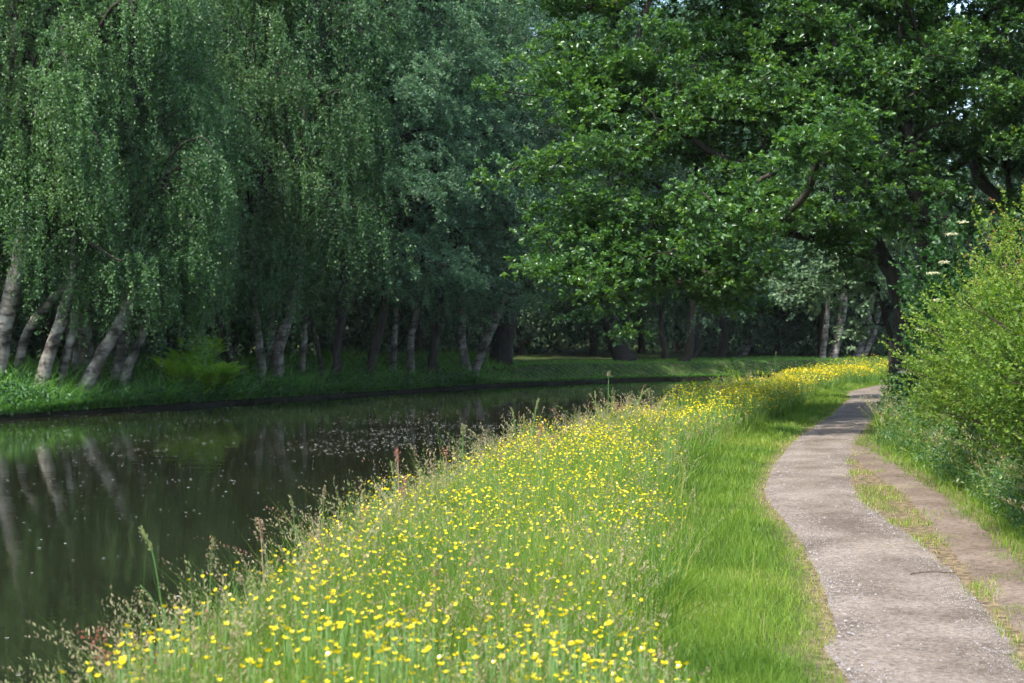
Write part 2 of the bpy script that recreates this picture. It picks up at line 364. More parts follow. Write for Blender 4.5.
# ------------------------------------------------------------------ towpath details
r = rng(5)
def path_points(r, n, lo=-.5, hi=.5, y0=3.5, y1=45, p=1.3):
    u = r.uniform(0, 1, n); d = (y0**(1-p) + u*(y1**(1-p)-y0**(1-p)))**(1/(1-p))
    cx = np.interp(d, PATHC[:, 1], PATHC[:, 0]); return cx + r.uniform(lo, hi, n), d
a = Acc()
x, y = path_points(r, 30000, -.5, .5)
keep = (vnoise(x, y, .5, 8) + .8*r.uniform(size=len(x))) > .70; x, y = x[keep], y[keep]
n = len(x); s = r.uniform(.0025, .006, n)*(1+.03*y)*(1+1.2*(r.uniform(size=n) > .97))
base = np.stack([x, y, np.full(n, .021)], 1); th = r.uniform(0, PI, n)
ux = np.stack([np.cos(th), np.sin(th), r.normal(0, .15, n)], 1)*s[:, None]; uy = np.stack([-np.sin(th), np.cos(th), r.normal(0, .15, n)], 1)*s[:, None]*.7
top = base.copy(); top[:, 2] += s*.7
V = np.stack([base-ux, base+uy, base+ux, base-uy, top], 1).reshape(-1, 3); i = np.arange(n)[:, None]*5
a.add(V, [i+[0, 4, 1], i+[1, 4, 2], i+[2, 4, 3], i+[3, 4, 0]])
o = link('path_gravel', a.mesh('path_gravel', [M['stone']])); tag(o, 'pale loose chippings and fallen petals on the towpath', 'gravel', kind='stuff')
V, fs = tube(smooth_path([(0, 0, 0), (.10, .012, .012), (.2, -.004, .016), (.33, .01, .006)], 9), np.linspace(.006, .003, 9), 6)
o = link('fallen_twig', make_mesh('fallen_twig', V, fs, [M['twig']]), None, (2.90, 10.35, .032)); tag(o, 'small dark twig lying across the right edge of the towpath', 'twig')

# ------------------------------------------------------------------ meadow verge (grass, stuff)
PL = lambda y: np.interp(y, PATHC[:, 1], PATHC[:, 0])
NX = lambda y: np.interp(y, NEAR[:, 1], NEAR[:, 0])
def powd(r, n, y0, y1, p):
    u = r.uniform(0, 1, n); return (y0**(1-p) + u*(y1**(1-p)-y0**(1-p)))**(1/(1-p))
def verge_h(pd, n):
    """height of the sward from distance to path edge and to canal edge"""
    return .045 + .075*sm(pd/.5) + .30*sm((pd-.75)/.7) + .08*sm((.9-n)/.8)

acc = Acc()
def add_grass(r, x, y, hh, rnd, wmul=1., lean=(.15, .8)):
    n = len(x); P = np.stack([x, y, height(x, y)-.01], 1)
    w = np.maximum(.0042, .00052*y)*r.uniform(.7, 1.3, n)*wmul
    V, fs, m = blades(r, P, hh, w, r.uniform(*lean, n)**1.3)
    acc.add(V, fs, np.repeat(rnd, m))
# left verge
N = 230000
y = powd(r, N, 3.6, 78, 1.55); xl, xr = NX(y)-.05, PL(y)-.50
far = y > 44; x = xl + (xr-xl)*r.uniform(0, 1, N)
pd, _ = seg_dist(x, y, PATHC); pd -= .53; cn, _ = bank(x, y)
keep = (pd > -.02 - .16*sm((vnoise(x, y, .28, 15)-.45)/.3) + .05*r.normal(size=N)) & (cn > -.05) & (r.uniform(size=N) < .75+.25*sm((pd+.05)/.25)); x, y, pd, cn = x[keep], y[keep], pd[keep], cn[keep]
n = len(x)
patch = vnoise(x, y, .7, 11); patch2 = vnoise(x, y, .23, 12); big = vnoise(x, y, 2.2, 13)
hump = .62+.76*vnoise(x, y, 1.15, 17)
hh = verge_h(pd, cn)*(.45+.85*r.uniform(size=n))*(.7+.6*patch2)*(1+(hump-1)*sm((pd-.7)/.6))*(1+.35*(r.uniform(size=n) > .93))
rn = .16 + .34*(vnoise(x, y, 1.3, 18)-.5) + .45*patch + .30*(r.uniform(size=n)-.5) + .10*big
rn = rn + .40*np.exp(-np.maximum(pd, 0)/.10)*r.uniform(.2, 1, n) + .14*sm((pd-1.0)/.6)*(r.uniform(size=n) > .7) + .25*(r.uniform(size=n) > .94)
add_grass(r, x, y, hh, np.clip(rn, 0, 1))
# right side fringe, trail margins and rough grass at the hedge foot
N = 90000
y = powd(r, N, 3.6, 60, 1.5); x = PL(y) + .45 + r.uniform(0, 1, N)**1.2*(3.2)
pd, sg = seg_dist(x, y, PATHC); pd -= .53; td, ts = seg_dist(x, y, TRAIL); td -= .25
hedge = (-ts*(td+.25))                      # + to the right of the trail
beyond = (td+.25)*(-ts)
keep = (pd > -.07+.06*r.normal(size=N)) & ((td > -.03-.26*sm((vnoise(x, y, .3, 16)-.45)/.2)+.05*r.normal(size=N)) | (y > 22))
fr = (beyond < 0) & (y < 22)                # fringe between path and trail: patchy
pch = vnoise(x, y, .45, 21)
keep &= ~fr | (r.uniform(size=N) < .12+.88*sm((pch-.38)/.25))
x, y, pd, td, beyond, fr, pch = [q[keep] for q in (x, y, pd, td, beyond, fr, pch)]
n = len(x); rr = r.uniform(size=n)
hh = np.where(fr, .035+.05*pch, .05+.06*sm(beyond/.3)+.25*sm((beyond-.35)/.7))*(.5+.8*rr)
hh = np.where(y > 22, (.05+.35*sm((pd-.4)/.6))*(.5+.8*rr), hh)
rn = np.where(fr, .40+.60*r.uniform(size=n), .12+.4*vnoise(x, y, .6, 22)+.25*rr + .3*(r.uniform(size=n) > .86)*sm(beyond-.3))
add_grass(r, x, y, hh, np.clip(rn, 0, 1))
# seeding grass stalks all through the meadow
N = 6500
y = powd(r, N, 3.8, 50, 1.6); xl, xr = NX(y), PL(y)-.53-.9; x = xl + (xr-xl)*r.uniform(0, 1, N)**1.9
keep = vnoise(x, y, 1.1, 31) + .4*r.uniform(size=N) > .45; x, y = x[keep], y[keep]; n = len(x)
P = np.stack([x, y, height(x, y)], 1); h = r.uniform(.38, .66, n)*(.8+.3*vnoise(x, y, .8, 33)); ld = r.uniform(0, 2*PI, n); lean = r.uniform(.1, .6, n)
V, fs, m = blades(r, P, h, np.maximum(.003, .0004*y), lean, ld); srnd = np.clip(.10+.55*vnoise(x, y, 1.3, 35)+.2*r.normal(size=n), 0, .9)
acc.add(V, fs, np.repeat(.70+.25*srnd, m))
K = 10; t = np.linspace(.78, 1.0, K)
d = np.stack([np.cos(ld), np.sin(ld), 0*ld], 1)
Q = P[:, None] + d[:, None]*(h*lean)[:, None, None]*t[None, :, None]**2
Q[:, :, 2] += h[:, None]*(t[None]-.35*lean[:, None]*t[None]**2)
Q = Q.reshape(-1, 3) + r.normal(0, .004, (n*K, 3))*(1+.03*np.repeat(y, K))[:, None]
ax = r.normal(size=(n*K, 3))*.6; ax[:, 2] += 1.1
V, fs = leaves(r, Q, ax, np.repeat(.014+.0005*y, K)*r.uniform(.7, 1.3, n*K), .3)
acc.add(V, fs, np.repeat(srnd, K*4), m=1)
def stalks(N, y0, y1, p, xa, xb, hmin, hmax, seed, cov):
    r = rng(seed); y = powd(r, N, y0, y1, p); x = xa(y) + (xb(y)-xa(y))*r.uniform(0, 1, N)
    keep = vnoise(x, y, .55, seed) + .35*r.uniform(size=N) > cov; x, y = x[keep], y[keep]; n = len(x)
    P = np.stack([x, y, height(x, y)], 1); P = P[seg_dist(x, y, PATHC)[0] > .8]; x, y = P[:, 0], P[:, 1]; n = len(P); h = r.uniform(0, 1, n)**1.6*(hmax-hmin)+hmin; ld = r.uniform(0, 2*PI, n); lean = r.uniform(.1, .9, n)
    V, fs, m = blades(r, P, h, np.maximum(.004, .0005*y), lean, ld, segs=4); sr = np.clip(.05+.6*vnoise(x, y, .5, seed+1)+.2*r.normal(size=n), 0, .9)
    acc.add(V, fs, np.repeat(.55+.35*sr, m)); K = 22; t = np.linspace(.72, 1.0, K); d = np.stack([np.cos(ld), np.sin(ld), 0*ld], 1)
    Q = P[:, None] + d[:, None]*(h*lean)[:, None, None]*t[None, :, None]**2; Q[:, :, 2] += h[:, None]*(t[None]-.35*lean[:, None]*t[None]**2)
    sp = r.uniform(.003, .015, n); Q = Q + r.normal(0, 1, (n, K, 3))*(sp*(1+.02*y))[:, None, None]*(1.3-t)[None, :, None]*2.4
    ax = r.normal(size=(n*K, 3))*.5 + np.repeat(d, K, 0)*.4; ax[:, 2] += 1.0
    V, fs = leaves(r, Q.reshape(-1, 3), ax, np.repeat(.0155+.0007*y, K)*r.uniform(.7, 1.3, n*K), .34); acc.add(V, fs, np.repeat(sr, K*4), m=1)
stalks(4200, 4.0, 45, 1.15, lambda y: NX(y)-.08, lambda y: NX(y)+.6, .38, .98, 131, .60)
stalks(150, 15.6, 17.4, 1.2, lambda y: NX(y)+.0, lambda y: NX(y)+.45, .6, 1.1, 161, .3)
stalks(220, 21.0, 24.0, 1.2, lambda y: NX(y)-.05, lambda y: NX(y)+.6, .7, 1.15, 163, .3)
stalks(130, 10.8, 12.6, 1.2, lambda y: NX(y)-.05, lambda y: NX(y)+.35, .55, .95, 165, .35)
stalks(3200, 4.2, 24, 1.3, lambda y: NX(y)+.3, lambda y: PL(y)-1.5, .40, .72, 133, .72)
# long fresh blades in tufts
r = rng(140); N = 42000; y = powd(r, N, 4.0, 40, 1.6); x = NX(y) + (PL(y)-1.45-NX(y))*r.uniform(0, 1, N)
keep = vnoise(x, y, .45, 141) + .25*vnoise(x, y, 1.7, 142) > .72; x, y = x[keep], y[keep]; n = len(x)
add_grass(r, x, y, r.uniform(.32, .62, n), np.clip(.0+.5*r.uniform(size=n), 0, 1), 1.6, lean=(.2, 1.1))
# rough tall grass against the hedge foot
r = rng(150); N = 26000; y = powd(r, N, 6, 26, 1.4); x = np.interp(y, TRAIL[:, 1], TRAIL[:, 0]) + .42 + 1.0*r.uniform(size=N)**.8; off = x - np.interp(y, TRAIL[:, 1], TRAIL[:, 0])
keep = (vnoise(x, y, .5, 151) > .38) & (seg_dist(x, y, PATHC)[0] > .8); x, y, off = x[keep], y[keep], off[keep]; n = len(x)
add_grass(r, x, y, (.12+.6*sm((off-.4)/.7))*r.uniform(.5, 1.1, n), np.clip(.1+.45*r.uniform(size=n)+.4*(r.uniform(size=n) > .8), 0, 1), 1.5, lean=(.2, 1.1))
stalks(1500, 7, 26, 1.3, lambda y: np.interp(y, TRAIL[:, 1], TRAIL[:, 0])+.55, lambda y: np.interp(y, TRAIL[:, 1], TRAIL[:, 0])+1.3, .5, 1.05, 155, .7)
o = link('meadow_grass', acc.mesh('meadow_grass', [M['grass'], M['seed']])); tag(o, 'lush long grass and seeding stalks covering the canal verges', 'grass', kind='stuff')

# ------------------------------------------------------------------ buttercups
def bloom(r, P, s, nrm):
    """cups of five broad petals: P (n,3) centres, s (n,) radius, nrm (n,3) facing"""
    n = len(P); nrm = unit(nrm); ref = np.tile([1., .2, 0], (n, 1)); A = unit(np.cross(nrm, ref)); B = np.cross(nrm, A)
    V = [P]; s = s[:, None]; ph = r.uniform(0, 1.2, n)
    for k in range(5):
        for dth, rad, up in ((-.55, .62, .28), (-.34, 1, .62), (.34, 1, .62), (.55, .62, .28)):
            th = ph + k*2*PI/5 + dth
            V.append(P + (np.cos(th)[:, None]*A + np.sin(th)[:, None]*B)*s*rad + nrm*s*up)
    V = np.stack(V, 1).reshape(-1, 3); i = np.arange(n)[:, None]*21
    return V, [i + [0, 1+4*k, 2+4*k, 3+4*k, 4+4*k] for k in range(5)], 21

r = rng(77)
N = 46000
y = powd(r, N, 4.2, 76, .55); xl, xr = NX(y)+.0, PL(y)-.53-1.0; x = xl + (xr-xl)*r.uniform(0, 1, N)
dens = .45*vnoise(x, y, 1.3, 41) + .38*vnoise(x, y, .42, 42) + .27*vnoise(x, y, 4., 43) + .07*sm((y-9)/9)*sm((xl+1.6-x)/1.2*-1+.5)
edge = sm((xr-x)/.35)
keep = (r.uniform(size=N) < sm((dens-.50+.05*sm((y-9)/6))/.15)*(.25+.75*edge)*(.40+.60*sm((y-8)/10))+.035); x, y = x[keep], y[keep]
n = len(x); h = (.30+.36*r.uniform(size=n)) * (.62+.76*vnoise(x, y, 1.15, 17)); 
base = np.stack([x, y, height(x, y)], 1)
ld = r.uniform(0, 2*PI, n); off = r.uniform(.0, .22, n)*h
top = base + np.stack([np.cos(ld)*off, np.sin(ld)*off, h], 1)
o_ = np.argsort(np.hypot(x, y))
# keep only those that stand inside the picture when choosing the individual ones
px = 512+F*top[:, 0]/top[:, 1]; py = HY+F*(HC-top[:, 2])/top[:, 1]
vis = (px > 0) & (px < 1024) & (py < 676) & (py > 0)
near = [q for q in o_ if vis[q]][:300]; near = np.array(near)
rest = np.setdiff1d(np.arange(n), near)
acc = Acc()
def stems(r, b, t, w):
    n = len(b); f = r.uniform(0, PI, n); sd = np.stack([np.cos(f), np.sin(f), 0*f], 1)*(w/2)[:, None]
    mid = (b+t)/2 + np.c_[r.normal(0, .02, (n, 2)), np.zeros(n)]
    V = np.stack([b-sd, b+sd, mid-sd*.8, mid+sd*.8, t-sd*.6, t+sd*.6], 1).reshape(-1, 3); i = np.arange(n)[:, None]*6
    return V, [i+[0, 1, 3, 2], i+[2, 3, 5, 4]]
yy = y[rest]
V, fs = stems(r, base[rest], top[rest], np.maximum(.0028, .00035*yy)); acc.add(V, fs, np.full(len(V), .5), m=0)
nr = r.normal(0, .45, (len(rest), 3)); nr[:, 2] = 1
V, fs, m = bloom(r, top[rest], r.uniform(.007, .0115, len(rest))*(1+.034*np.maximum(yy-8, 0)), nr); acc.add(V, fs, r.uniform(0, 1, len(V)), m=1)
o = link('buttercup_drift', acc.mesh('buttercup_drift', [M['stem'], M['petal']])); tag(o, 'drifts of small yellow buttercups spreading along the verge', 'flowers', kind='stuff')
# six flower kinds, the 300 nearest each an object with stem, bloom
kinds = []
for k in range(6):
    rk = rng(300+k); sx, sy = rk.normal(0, .04, 2); hk = 1.0
    path = smooth_path([(0, 0, 0), (sx*.8+.01, sy*.3, .5), (sx, sy, 1.0)], 7)
    V, fs = tube(path*[1, 1, 1], np.full(7, .0017), 5)
    V2 = []; a2 = Acc(); a2.add(V, fs, np.full(len(V), .4))
    lp = path[[1, 2, 3, 3]]; Vl, fl = leaves(rk, lp, rk.normal(size=(4, 3))+[0, 0, 1.], np.array([.10, .09, .07, .06]), .16)
    a2.add(Vl, fl, np.full(len(Vl), .6))
    sme = a2.mesh('stem', [M['stem']])
    a3 = Acc(); nn = rk.normal(0, .4, (1, 3)); nn[:, 2] = 1
    V, fs, _ = bloom(rk, np.zeros((1, 3)), np.array([.0118]), nn); a3.add(V, fs, rk.uniform(0, 1, len(V)))
    V, fs = tube([(0, 0, .001), (0, 0, .006)], [.004, .0015], 6); a3.add(V, fs, np.zeros(len(V)))
    kinds.append((sme, a3.mesh('bloom', [M['petal']]), path[-1]))
for q in near:
    k = int(r.integers(6)); sme, bme, tip = kinds[k]; hq = float(h[q])
    t = empty('buttercup', tuple(base[q])); t.rotation_euler = (0, 0, float(r.uniform(0, 6.28)))
    tag(t, 'yellow buttercup on a thin green stem in the near verge grass', 'buttercup', 'buttercups in the near meadow')
    s = link('stem', sme, t); s.scale = (1, 1, hq)
    b = link('bloom', bme, t, (tip[0], tip[1], hq)); sc = float(r.uniform(.8, 1.25)); b.scale = (sc, sc, sc)

# ------------------------------------------------------------------ tall individual plants on the bank edge
def at(px, py, d): return np.array([(px-512)/F*d, d, HC-(py-HY)/F*d])
def tall_plant(kind, tip, d, lean, label, seed, rndc, name='seeding_grass', cat='grass stalk', base_px=None, hl=.14, leafn=2, w=1.):
    r = rng(seed); T = at(*tip, d); bx = T[0] + lean*(-1); gz = float(height(bx, d)); B = np.array([bx, d + r.uniform(-.05, .05), gz])
    L = T - B
    arch = .18*abs(lean)+.01
    P = smooth_path([B, B+L*[.22, .3, .45]+[0, 0, arch], B+L*[.62, .65, .86]+[0, 0, arch*.6], T], 16) - B
    t0 = empty(name, tuple(B)); tag(t0, label, cat, 'tall plants on the bank edge')
    a = Acc(); V, fs = tube(P, np.linspace(.0036, .0014, 16)*w*(1+.03*d), 6); a.add(V, fs, np.full(len(V), rndc[0]))
    link('stem', a.mesh('stem', [M['stem'] if rndc[0] < .5 else M['seed']]), t0)
    length = np.linalg.norm(L); n0 = max(3, int(16*(1-hl/length*1.1))); H = P[n0:] if n0 < 14 else P[-3:]
    K = {'foxtail': 110, 'panicle': 90, 'dock': 170, 'sorrel': 150, 'droop': 80, 'knob': 60}[kind]
    u = r.uniform(0, 1, K); idx = u*(len(H)-1); c = np.stack([np.interp(idx, np.arange(len(H)), H[:, j]) for j in range(3)], 1)
    sz = .010*(1+.05*d)
    if kind == 'foxtail': c += r.normal(0, .004, (K, 3)); ax = r.normal(0, .35, (K, 3)) + unit(H[-1]-H[0])*1.2
    elif kind == 'panicle':
        br = rand_dirs(r, 12); br[:, 2] = abs(br[:, 2])*.8; g = r.integers(0, 12, K); c += br[g]*(r.uniform(0, .03, K)*(1.2-u))[:, None]; ax = br[g]+r.normal(0, .3, (K, 3))
    elif kind == 'droop':
        g = r.integers(0, 4, K); off = r.uniform(0, .08, K); c = H[-1]*0 + c + np.stack([np.sign(lean+1e-3)*off, 0*off, -off*.8], 1)*(g > 0)[:, None]; ax = r.normal(0, .4, (K, 3))+[lean, 0, -.6]
    elif kind == 'knob': c = H[-1] + r.normal(0, .35, (K, 3))*[.014, .014, .03]; ax = rand_dirs(r, K)
    else:
        nb = 9; s0 = r.uniform(0, 1, nb); g = r.integers(0, nb, K); bd = rand_dirs(r, nb); bd[:, 2] = abs(bd[:, 2])+.5; bd = unit(bd)
        idx = s0[g]*(len(H)-1); c = np.stack([np.interp(idx, np.arange(len(H)), H[:, j]) for j in range(3)], 1)
        c += bd[g]*(r.uniform(0, .075 if kind == 'sorrel' else .03, K))[:, None] + r.normal(0, .005, (K, 3)); ax = rand_dirs(r, K); sz *= .95
    a = Acc(); V, fs = leaves(r, c, ax, sz*r.uniform(.7, 1.3, K), .5); a.add(V, fs, np.clip(np.repeat(rndc[1]+.12*r.normal(size=K), 4), 0, 1))
    link('seed_head', a.mesh('seed_head', [M['seed']]), t0)
    for q in range(leafn):
        k = 2+2*q; dr = r.uniform(-1, 1); a = Acc()
        ln = r.uniform(.18, .32); lf = smooth_path([P[k], P[k]+[dr*ln*.35, .02, ln*.6], P[k]+[dr*ln*.9, .03, ln*.55]], 8)
        ww = .006*(1+.04*d)*np.array([.5, 1, 1.1, 1.1, 1, .8, .5, .05]); sd = np.array([.4, .8, .2])
        V = np.stack([lf-sd*ww[:, None]*.5, lf+sd*ww[:, None]*.5], 1).reshape(-1, 3); i = np.arange(7)[:, None]*2
        a.add(V, [i+[0, 1, 3, 2]], np.full(16, .5)); link('leaf', a.mesh('leaf', [M['grass']]), t0)
    return t0
TP = [
 ('foxtail', (141, 529), 6.0, -.16, 'tall green grass stalk arching over the water, leftmost of the tall ones', (.2, .05)),
 ('droop', (128, 608), 5.7, -.20, 'low pale grass stalk bowing left over the water at the lower left', (.2, .2)),
 ('droop', (140, 585), 5.9, -.18, 'pale nodding grass stalk just under the leftmost tall arching one', (.2, .25)),
 ('panicle', (213, 539), 6.3, .02, 'upright grass stalk with a fluffy cream seed head above the lower left water', (.3, .42)),
 ('knob', (240, 578), 6.2, .08, 'brown oval plantain head beside the fluffy cream seed head', (.3, .6)),
 ('sorrel', (84, 641), 5.3, -.22, 'red sorrel stalk leaning left in the bottom left corner', (.6, .97)),
 ('panicle', (258, 519), 7.6, -.04, 'pinkish grass head standing among buttercups left of centre', (.6, .72)),
 ('panicle', (325, 486), 9.2, .03, 'slim pale grass head rising over the water between two buttercup clumps', (.3, .5)),
 ('foxtail', (290, 497), 8.8, -.06, 'thin green grass stalk with narrow head near the slim pale grass head', (.2, .15)),
 ('dock', (397, 450), 11.6, -.02, 'tall rusty dock stalk standing alone against the dark water', (.7, .9)),
 ('dock', (406, 478), 11.4, .05, 'shorter rusty dock stalk leaning right beside the tall lone one', (.7, .85)),
 ('droop', (441, 474), 11.8, .18, 'greyish nodding grass plume bending right beside the dock stalks', (.3, .5)),
 ('sorrel', (444, 452), 13.2, -.06, 'small pink sorrel head just right of the dock stalks', (.6, .9)),
 ('panicle', (463, 425), 14.0, .0, 'pale cream seed head on a very thin stalk over the petal strewn water', (.3, .35)),
 ('foxtail', (511, 408), 16.5, -.09, 'green grass spike leaning left in the mid bank clump', (.2, .1)),
 ('foxtail', (539, 399), 16.8, .10, 'tallest green grass spike leaning right in the mid bank clump', (.2, .12)),
 ('foxtail', (524, 415), 16.6, .0, 'upright green grass spike in the middle of the mid bank clump', (.2, .15)),
 ('sorrel', (541, 428), 16.2, .04, 'reddish sorrel head in the mid bank clump of grass spikes', (.6, .92)),
 ('sorrel', (556, 437), 16.4, .08, 'pinkish sorrel stalk to the right of the mid bank grass spikes', (.6, .88)),
 ('panicle', (501, 455), 15.0, .02, 'dull pink grass head below the mid bank grass spikes', (.5, .65)),
 ('panicle', (609, 371), 22.5, .02, 'tallest grass stalk of the bank with a cream head against the far water', (.3, .35)),
 ('foxtail', (595, 392), 22.3, -.03, 'upright pale grass spike left of the tallest bank stalk', (.3, .25)),
 ('foxtail', (613, 388), 22.6, .05, 'upright pale grass spike right of the tallest bank stalk', (.3, .25)),
 ('droop', (650, 388), 22.8, .30, 'long pale grass plume bending right over the water', (.3, .3)),
 ('droop', (641, 398), 22.4, .25, 'short pale grass plume bending right under the long plume', (.3, .3)),
 ('sorrel', (617, 405), 22.0, .0, 'reddish sorrel stalk under the bending pale grass plumes', (.6, .93)),
 ('foxtail', (776, 352), 41.0, .05, 'tall thin green stalk against the far shaded bank', (.2, .12)),
]
for q, (k, tip, d, lean, lab, rc) in enumerate(TP):
    nm = {'foxtail': 'grass_stalk', 'panicle': 'grass_stalk', 'droop': 'grass_stalk', 'knob': 'plantain', 'sorrel': 'sorrel', 'dock': 'dock'}[k]
    tall_plant(k, tip, d, lean, lab, 900+q, rc, nm, {'grass_stalk': 'grass stalk'}.get(nm, nm), hl=.30, w=1.1 if d < 10 else 1.7)

# ------------------------------------------------------------------ crowns
def weeping_crown(seed, Hh, R, nclump, ns, nl, droop=1., lsize=.085, low=-.15, out=.35, wide=.0):
    """crown with origin at the top of the bare trunk; drooping strands of leaves"""
    r = rng(seed)
    t = r.uniform(0, 1, nclump)**.85; az = r.uniform(0, 2*PI, nclump)
    prof = np.sin(PI*np.clip(t*.86+.14, 0, 1)**.75)**.7
    lob = 1 + .22*np.sin(2*az+seed) + .16*np.sin(3*az+5*t+seed*2)
    rad = R*prof*lob*r.uniform(0, 1, nclump)**.36
    cl = np.stack([rad*np.cos(az), rad*np.sin(az), Hh*(low + (1-low)*t)], 1)
    nb = 24; tb = (np.arange(nb)+r.uniform(0, 1, nb))/nb; ab = np.arange(nb)*2.4 + r.normal(0, .4, nb)
    pb = R*np.sin(PI*np.clip(tb*.86+.14, 0, 1)**.75)**.7*r.uniform(.62, 1.08, nb)
    bc = np.stack([pb*np.cos(ab), pb*np.sin(ab), Hh*(low + (1-low)*tb)], 1); pick = r.uniform(size=nclump) < .78; gb = r.integers(0, nb, nclump)
    cl = np.where(pick[:, None], bc[gb] + r.normal(0, 1, (nclump, 3))*[R*.17, R*.17, .62], cl)
    cr = r.uniform(0, 1, nclump)
    S = nclump*ns; g = np.repeat(np.arange(nclump), ns)
    st = cl[g] + r.normal(0, 1, (S, 3))*[.34, .34, .26]
    od = unit(cl[g]*[1, 1, 0] + 1e-3) + r.normal(0, .55, (S, 3))*[1, 1, .6]
    Ls = r.uniform(.5, 2.0, S)*droop*(1.1-.4*t[g]); O = out*r.uniform(.4, 1.5, S)
    K = nl; u = r.uniform(0, 1, (S, K))
    Ls_ = (Ls[:, None]*u)
    Q = st[:, None] + od[:, None]*(O[:, None]*(1-np.exp(-2.6*u)))[:, :, None]
    Q[:, :, 2] -= Ls_*(.35+.65*u) if droop > .6 else Ls_*u*.9 - .25*u
    Q = Q.reshape(-1, 3) + r.normal(0, .045, (S*K, 3))
    ax = r.normal(0, .6, (S*K, 3)); ax[:, 2] -= .75 if droop > .6 else .15
    if droop <= .6: ax += np.repeat(od, K, 0)*.5
    sz = lsize*r.uniform(.7, 1.3, S*K)
    V, fs = leaves(r, Q, ax, sz, .68)
    rn = np.clip(.15 + .5*r.uniform(size=S*K) + .35*np.repeat(cr[g], K), 0, 1)
    a = Acc(); a.add(V, fs, np.repeat(rn, 4))
    # branches
    b = Acc(); top = np.array([r.normal(0, .4), r.normal(0, .4), Hh*.97])
    V, fs = tube(smooth_path([(0, 0, -.4), (0, 0, 0), top*[.3, .6, .45], top], 14), np.linspace(.14, .02, 14), 7); b.add(V, fs)
    for c in cl[::2]:
        h0 = np.clip(c[2]-1.3*np.hypot(c[0], c[1])*.8, 0, Hh*.93); s = np.array([top[0]*h0/Hh*.8, top[1]*h0/Hh*.8, h0])
        m1 = s + (c-s)*[.45, .45, .75] + [0, 0, .35]
        rr = .018+.012*np.linalg.norm(c-s)
        V, fs = tube(smooth_path([s, m1, c + [0, 0, .1], c+(c-s)*[.15, .15, -.12]], 7), np.linspace(rr, .008, 7), 4, cap=False); b.add(V, fs)
    return a, b

def clump_crown(seed, ells, trunk_top, per_m3=None, rosettes=26, nleaf=6, lsize=.10, flat=.55, cr=.5, nclump=300, aspect=.6, shape=6, sun=None):
    """crown from a set of ellipsoids (cx,cy,cz,rx,ry,rz) filled with leafy sprays, with limbs leading to the sprays"""
    r = rng(seed); E = np.array(ells, float); vol = E[:, 3]*E[:, 4]*E[:, 5]; w = vol**.8/np.sum(vol**.8)
    g = r.choice(len(E), nclump, p=w); d = rand_dirs(r, nclump)*(r.uniform(0, 1, nclump)**.38)[:, None]
    cl = E[g, :3] + d*E[g, 3:]
    nb = max(8, nclump//8); bc = cl[:nb].copy(); gb = r.integers(0, nb, nclump); pick = r.uniform(size=nclump) < .72
    cl = np.where(pick[:, None], bc[gb] + r.normal(0, 1, (nclump, 3))*[.62, .62, .26]*min(1., cr*1.9), cl)
    c0 = r.uniform(0, 1, nclump)
    S = nclump*rosettes; q = np.repeat(np.arange(nclump), rosettes)
    R = cr*r.uniform(.6, 1.35, nclump)
    dd = rand_dirs(r, S)*(r.uniform(0, 1, S)**.45)[:, None]
    st = cl[q] + dd*(R[q])[:, None]*[1.15, 1.15, flat]
    K = nleaf; od = unit(dd + [0, 0, .35] + .35*d[q])
    P = np.repeat(st, K, 0) + r.normal(0, .02, (S*K, 3)); ax = np.repeat(od, K, 0)*.55 + r.normal(0, .62, (S*K, 3))*[1, 1, .6]
    V, fs = leaves(r, P, ax, lsize*r.uniform(.65, 1.25, S*K), aspect, shape=shape, updir=1.0)
    rn = np.clip(.05 + .45*r.uniform(size=S*K) + .35*np.repeat(c0[q], K) + .22*(np.repeat(r.uniform(size=S), K) > .86), 0, 1)
    a = Acc(); a.add(V, fs, np.repeat(rn, shape))
    # limbs by nearest-node growth
    nodes = [np.array(p, float) for p in trunk_top]; par = [-1]*len(nodes); edges = []
    base = nodes[0]; order = np.argsort(np.linalg.norm(cl-base, axis=1)); cnt = [1]*len(nodes)
    for k in order:
        c = cl[k]; N_ = np.array(nodes); dist = np.linalg.norm(N_-c, axis=1); pen = np.linalg.norm(N_-base, axis=1)
        j = int(np.argmin(dist + .25*pen)); m1 = N_[j] + (c-N_[j])*.5 + r.normal(0, .08, 3)*dist[j] + [0, 0, .06*dist[j]]
        nodes.append(m1); par.append(j); nodes.append(c); par.append(len(nodes)-2); cnt += [0, 1]
        edges.append((j, len(nodes)-2, len(nodes)-1))
    w = [0.]*len(nodes)
    for k in range(len(nodes)-1, -1, -1):
        w[k] += cnt[k]
        if par[k] >= 0: w[par[k]] += w[k]
    b = Acc()
    for j, m1, c in edges:
        ra = .010*w[m1]**.52+.006; rb = .010*w[c]**.52+.004
        V, fs = tube(smooth_path([nodes[j], nodes[m1], nodes[c]], 6), np.linspace(min(ra*1.15, .22), rb, 6), 5 if w[c] > 5 else 3, cap=False); b.add(V, fs)
    return a, b

def trunk_mesh(pts, rads, seed, flare=1.45, bark='birch_bark', n=10):
    r = rng(seed); k = 22; P = smooth_path(pts, k); u = np.linspace(0, 1, k)
    R = np.interp(u, np.linspace(0, 1, len(rads)), rads)*(1+(flare-1)*np.exp(-u*14))
    P = P + np.c_[r.normal(0, .02, (k, 2)), np.zeros(k)]*np.minimum(u*8, 1)[:, None]
    V, fs = tube(P, R, n); V = V + r.normal(0, .008, V.shape)
    return make_mesh('trunk', V, fs, [M[bark]], smooth=True)

